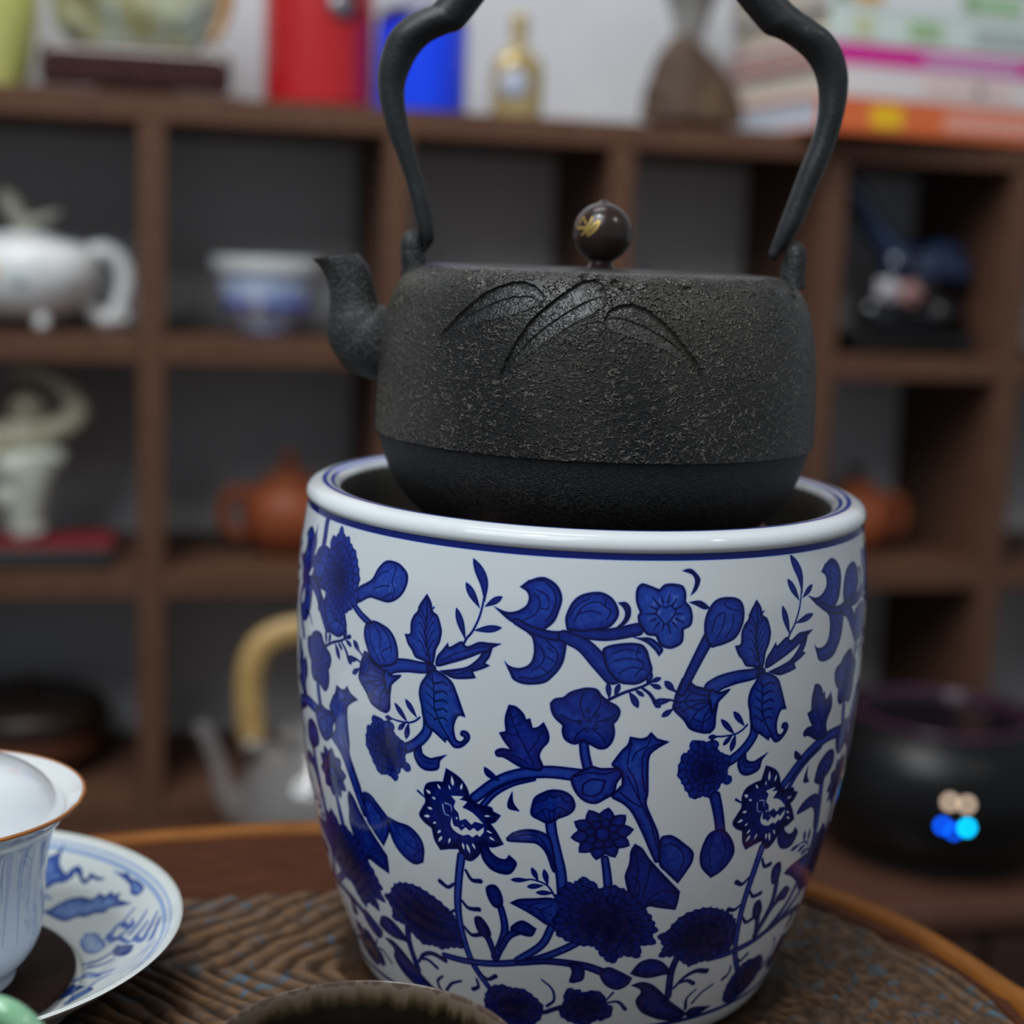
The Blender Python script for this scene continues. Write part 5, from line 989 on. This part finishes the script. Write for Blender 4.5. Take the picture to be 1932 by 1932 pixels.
blobs('torso', [(-.002, 0, .112, .031, 1.05, .72, .8), (0, 0, .128, .026, 1, .75, .7)]+chain([(.022, 0, .124), (.044, -.004, .136), (.052, -.004, .150), (.044, -.002, .168), (.026, 0, .184), (.006, .002, .190), (-.010, .004, .188)], .016, .009, 8)+chain([(-.024, 0, .124), (-.042, -.006, .112), (-.036, -.018, .098)], .013, .010, 6), ivory, fg, .002)
hd = blobs('head', [(0, 0, .152, .0205, .95, .92, 1.08), (-.001, -.019, .150, .005), (.0005, -.010, .140, .009), (.019, 0, .150, .005, .5, 1, 1.2), (-.019, 0, .150, .005, .5, 1, 1.2), (0, 0, .134, .012)], ivory, fg, .0014)
dk = mat('dark_brown_glaze', (.04, .03, .02), .4)
blobs('hair', [(0, .006, .162, .0205, 1, .9, .75), (0, .004, .178, .009)], dk, hd, .0014, 2)
for s in (-1, 1): blobs('eye', [(s*.0075, -.0182, .1545, .0022, 1.3, .6, .7)], dk, hd, .0006, 1)
blobs('mouth', [(0, -.0176, .1435, .0024, 1.6, .6, .5)], mat('red_lip_glaze', (.25, .06, .05), .4), hd, .0006, 1)
clay = noisy(mat('red_clay', rough=.42, spec=.3), [(.3, (.24, .058, .022)), (.7, (.33, .088, .036))], 30)
def clay_pot(label, u, v, z, rz, knobm, k_=1.0):
    t = on('clay_teapot', label, 'teapot', u, v, z, rz, 'red clay teapots')
    S = lambda q: [(a*k_, b*k_) for a, b in q]
    lathe('body', smoothprof(S([(0, .002), (.026, .001), (.030, 0), (.034, .005), (.045, .020), (.0495, .036), (.0485, .050), (.042, .064), (.031, .072), (.027, .073), (.025, .071), (.040, .055), (.044, .036), (.03, .01), (0, .007)]), 4), clay, t, 64)
    l_ = lathe('lid', smoothprof(S([(.0268, .0732), (.0275, .0745), (.022, .081), (.013, .0855), (.005, .087), (0, .0872)]), 4), clay, t, 48)
    lathe('knob', smoothprof(S([(.004, .0868), (.0045, .090), (.0085, .095), (.0088, .100), (.006, .104), (0, .105)]), 3), knobm, l_, 32)
    Q = lambda q: [(a*k_, b*k_, c_*k_) for a, b, c_ in q]
    tube('handle', Q([(-.040, 0, .060), (-.055, 0, .063), (-.066, 0, .052), (-.067, 0, .036), (-.060, 0, .021), (-.042, 0, .014)]), [.0075*k_, .0078*k_, .0075*k_, .007*k_, .0065*k_, .006*k_], clay, t, 16, 6)
    tube('spout', Q([(.040, 0, .030), (.054, 0, .042), (.061, 0, .058), (.070, 0, .068)]), [.013*k_, .009*k_, .0068*k_, .0052*k_], clay, t, 16, 6)
    return t
clay_pot('red clay teapot in the second row, left of the brazier', .135, .105, Z2, 0, clay)
clay_pot('red clay teapot with black knob, right of the brazier', .779, .105, Z2, math.pi, mat('black_knob_glaze', (.012, .011, .012), .3), .92)

# ------------------------------------------------------------------ bottom row and the cabinet top
wp = on('lidded_wooden_pot', 'dark lidded wooden pot in the lowest left compartment', 'pot', -.132, .120, Z3)
dwm = noisy(mat('dark_turned_wood', rough=.4), [(.3, (.012, .007, .005)), (.7, (.026, .013, .009))], 20); rbm = noisy(mat('red_brown_band', rough=.4), [(.3, (.075, .024, .012)), (.7, (.12, .040, .020))], 20, (3, 3, 20))
lathe('body', smoothprof([(0, 0), (.068, 0), (.072, .003), (.076, .020), (.077, .024)], 3), dwm, wp, 64)
lathe('band', smoothprof([(.0772, .024), (.0785, .026), (.0790, .036), (.0785, .046), (.077, .048)], 3), rbm, wp, 64)
lathe('lid', smoothprof([(.077, .0485), (.0825, .050), (.083, .060), (.080, .068), (.066, .075), (.03, .078), (.012, .078), (.010, .086), (.014, .092), (0, .095)], 3), dwm, wp, 64)
CT = -.3205
gk = on('glass_kettle', 'slightly clouded glass kettle with arched bamboo handle between shelf and brazier', 'kettle', .150, -.086, CT)
gl = mat('cloudy_glass', (.70, .68, .66), .04, trans=.82, ior=1.45, coat=1)
gp = [(0, .006), (.050, .004), (.064, .008), (.074, .022), (.078, .045), (.074, .070), (.062, .092), (.046, .106), (.040, .112), (.042, .120)]
lathe('body', smoothprof(gp+[(.040, .1205), (.0378, .112), (.0440, .1040), (.0598, .0902), (.0717, .069), (.0756, .045), (.0718, .023), (.062, .0105), (.048, .0068), (0, .0085)], 4), gl, gk, 72)
lathe('base_ring', smoothprof([(.046, .003), (.050, 0), (.056, .002), (.052, .0036)], 3), gl, gk, 48)
gll = lathe('lid', smoothprof([(.0376, .119), (.040, .1215), (.034, .128), (.020, .133), (.006, .135), (.0045, .139), (.008, .145), (.005, .150), (0, .151), (0, .148), (.0035, .139), (.0035, .133), (.019, .131), (.032, .1265), (.037, .1215)], 3), gl, gk, 48)
tube('spout', [(-.068, 0, .040), (-.086, 0, .062), (-.094, 0, .092), (-.104, 0, .120), (-.112, 0, .132)], [.016, .0115, .0085, .0075, .0070], gl, gk, 20, 6)
bam = noisy(mat('bamboo_cane', rough=.4, coat=.2), [(.3, (.42, .26, .085)), (.7, (.55, .36, .14))], 12, (2, 2, 8))
tube('bamboo_handle', [(-.060, 0, .108), (-.064, 0, .140), (-.065, 0, .175), (-.057, 0, .202), (-.036, 0, .217), (0, 0, .221), (.036, 0, .217), (.057, 0, .202), (.065, 0, .175), (.064, 0, .140), (.060, 0, .108)], [.0125, .0130, .0130, .0135, .0130, .0130, .0130, .0135, .0130, .0130, .0125], bam, gk, 18, 8, flat=.7, side=(0, 1, 0))
steel = mat('steel_band', (.62, .60, .58), .22, metal=1)
for s in (-1, 1): lathe('handle_collar', [(.0135, 0), (.0142, .001), (.0142, .009), (.0135, .010)], steel, gk, 28, loc=(s*.0605, 0, .106))
for s in (-1, 1): tube('hinge_wire', [(s*.044, 0, .1085), (s*.052, 0, .1080), (s*.0605, 0, .1065)], .0022, steel, gk, 10, 5)
wmr = on('electric_warmer', 'black round electric tea stove with glowing blue indicator on the low cabinet', 'stove', .768, -.150, CT)
wmr.scale = (1, 1, 1.12)
blk = noisy(mat('satin_black_shell', rough=.36, spec=.35), [(.3, (.0045, .0045, .005)), (.7, (.007, .007, .008))], 20)
lathe('shell', smoothprof([(0, .012), (.085, .010), (.100, .014), (.122, .034), (.1315, .060), (.1310, .082), (.124, .104), (.110, .120), (.098, .1265), (.094, .1270)], 5), blk, wmr, 112)
lathe('foot_ring', [(.080, .0115), (.080, 0), (.094, 0), (.096, .003), (.097, .013)], mat('rubber_foot', (.012, .012, .012), .8), wmr, 64)
lathe('heating_plate', smoothprof([(.0935, .1268), (.086, .1262), (.080, .1225), (.076, .1215), (0, .1213)], 3), noisy(mat('dark_glass_plate', rough=.08, coat=.6), [(.3, (.010, .008, .012)), (.7, (.020, .014, .022))], 8), wmr, 80)
tube('plate_ring', [(.0835*math.cos(2*math.pi*k/32), .0835*math.sin(2*math.pi*k/32), .1252) for k in range(32)], .0022, mat('purple_ring', (.10, .03, .07), .3, coat=.4), wmr, 10, 4, closed=True)
def onshell(phi, z): 
    r_ = np.interp(z, [.014, .034, .060, .082, .104], [.100, .122, .1315, .1310, .124]); return (r_*math.sin(R(phi)), -r_*math.cos(R(phi)), z)
blue_led = mat('blue_indicator', (.0, .05, .4), .3, emit=(.0, .10, 1.0), es=9); cy_led = mat('cyan_indicator', (.0, .2, .4), .3, emit=(.0, .55, 1.0), es=11); wh_led = mat('warm_symbol', (.5, .4, .3), .3, emit=(1, .74, .55), es=2.6)
for phi, z0, m_, nm, r_ in ((-7.6, .0625, blue_led, 'indicator_light', .0030), (2.0, .0625, cy_led, 'indicator_light', .0034), (-3.0, .058, blue_led, 'indicator_light', .0026), (-5.6, .083, wh_led, 'lit_symbol', .0036), (1.2, .082, wh_led, 'lit_symbol', .0036)):
    p = onshell(phi-18, z0); q = lathe(nm, [(0, .0012), (r_*.8, .0012), (r_, .0004), (r_, 0), (0, 0)], m_, wmr, 20); q.location = p; q.rotation_euler = (R(90), 0, R(phi-18))
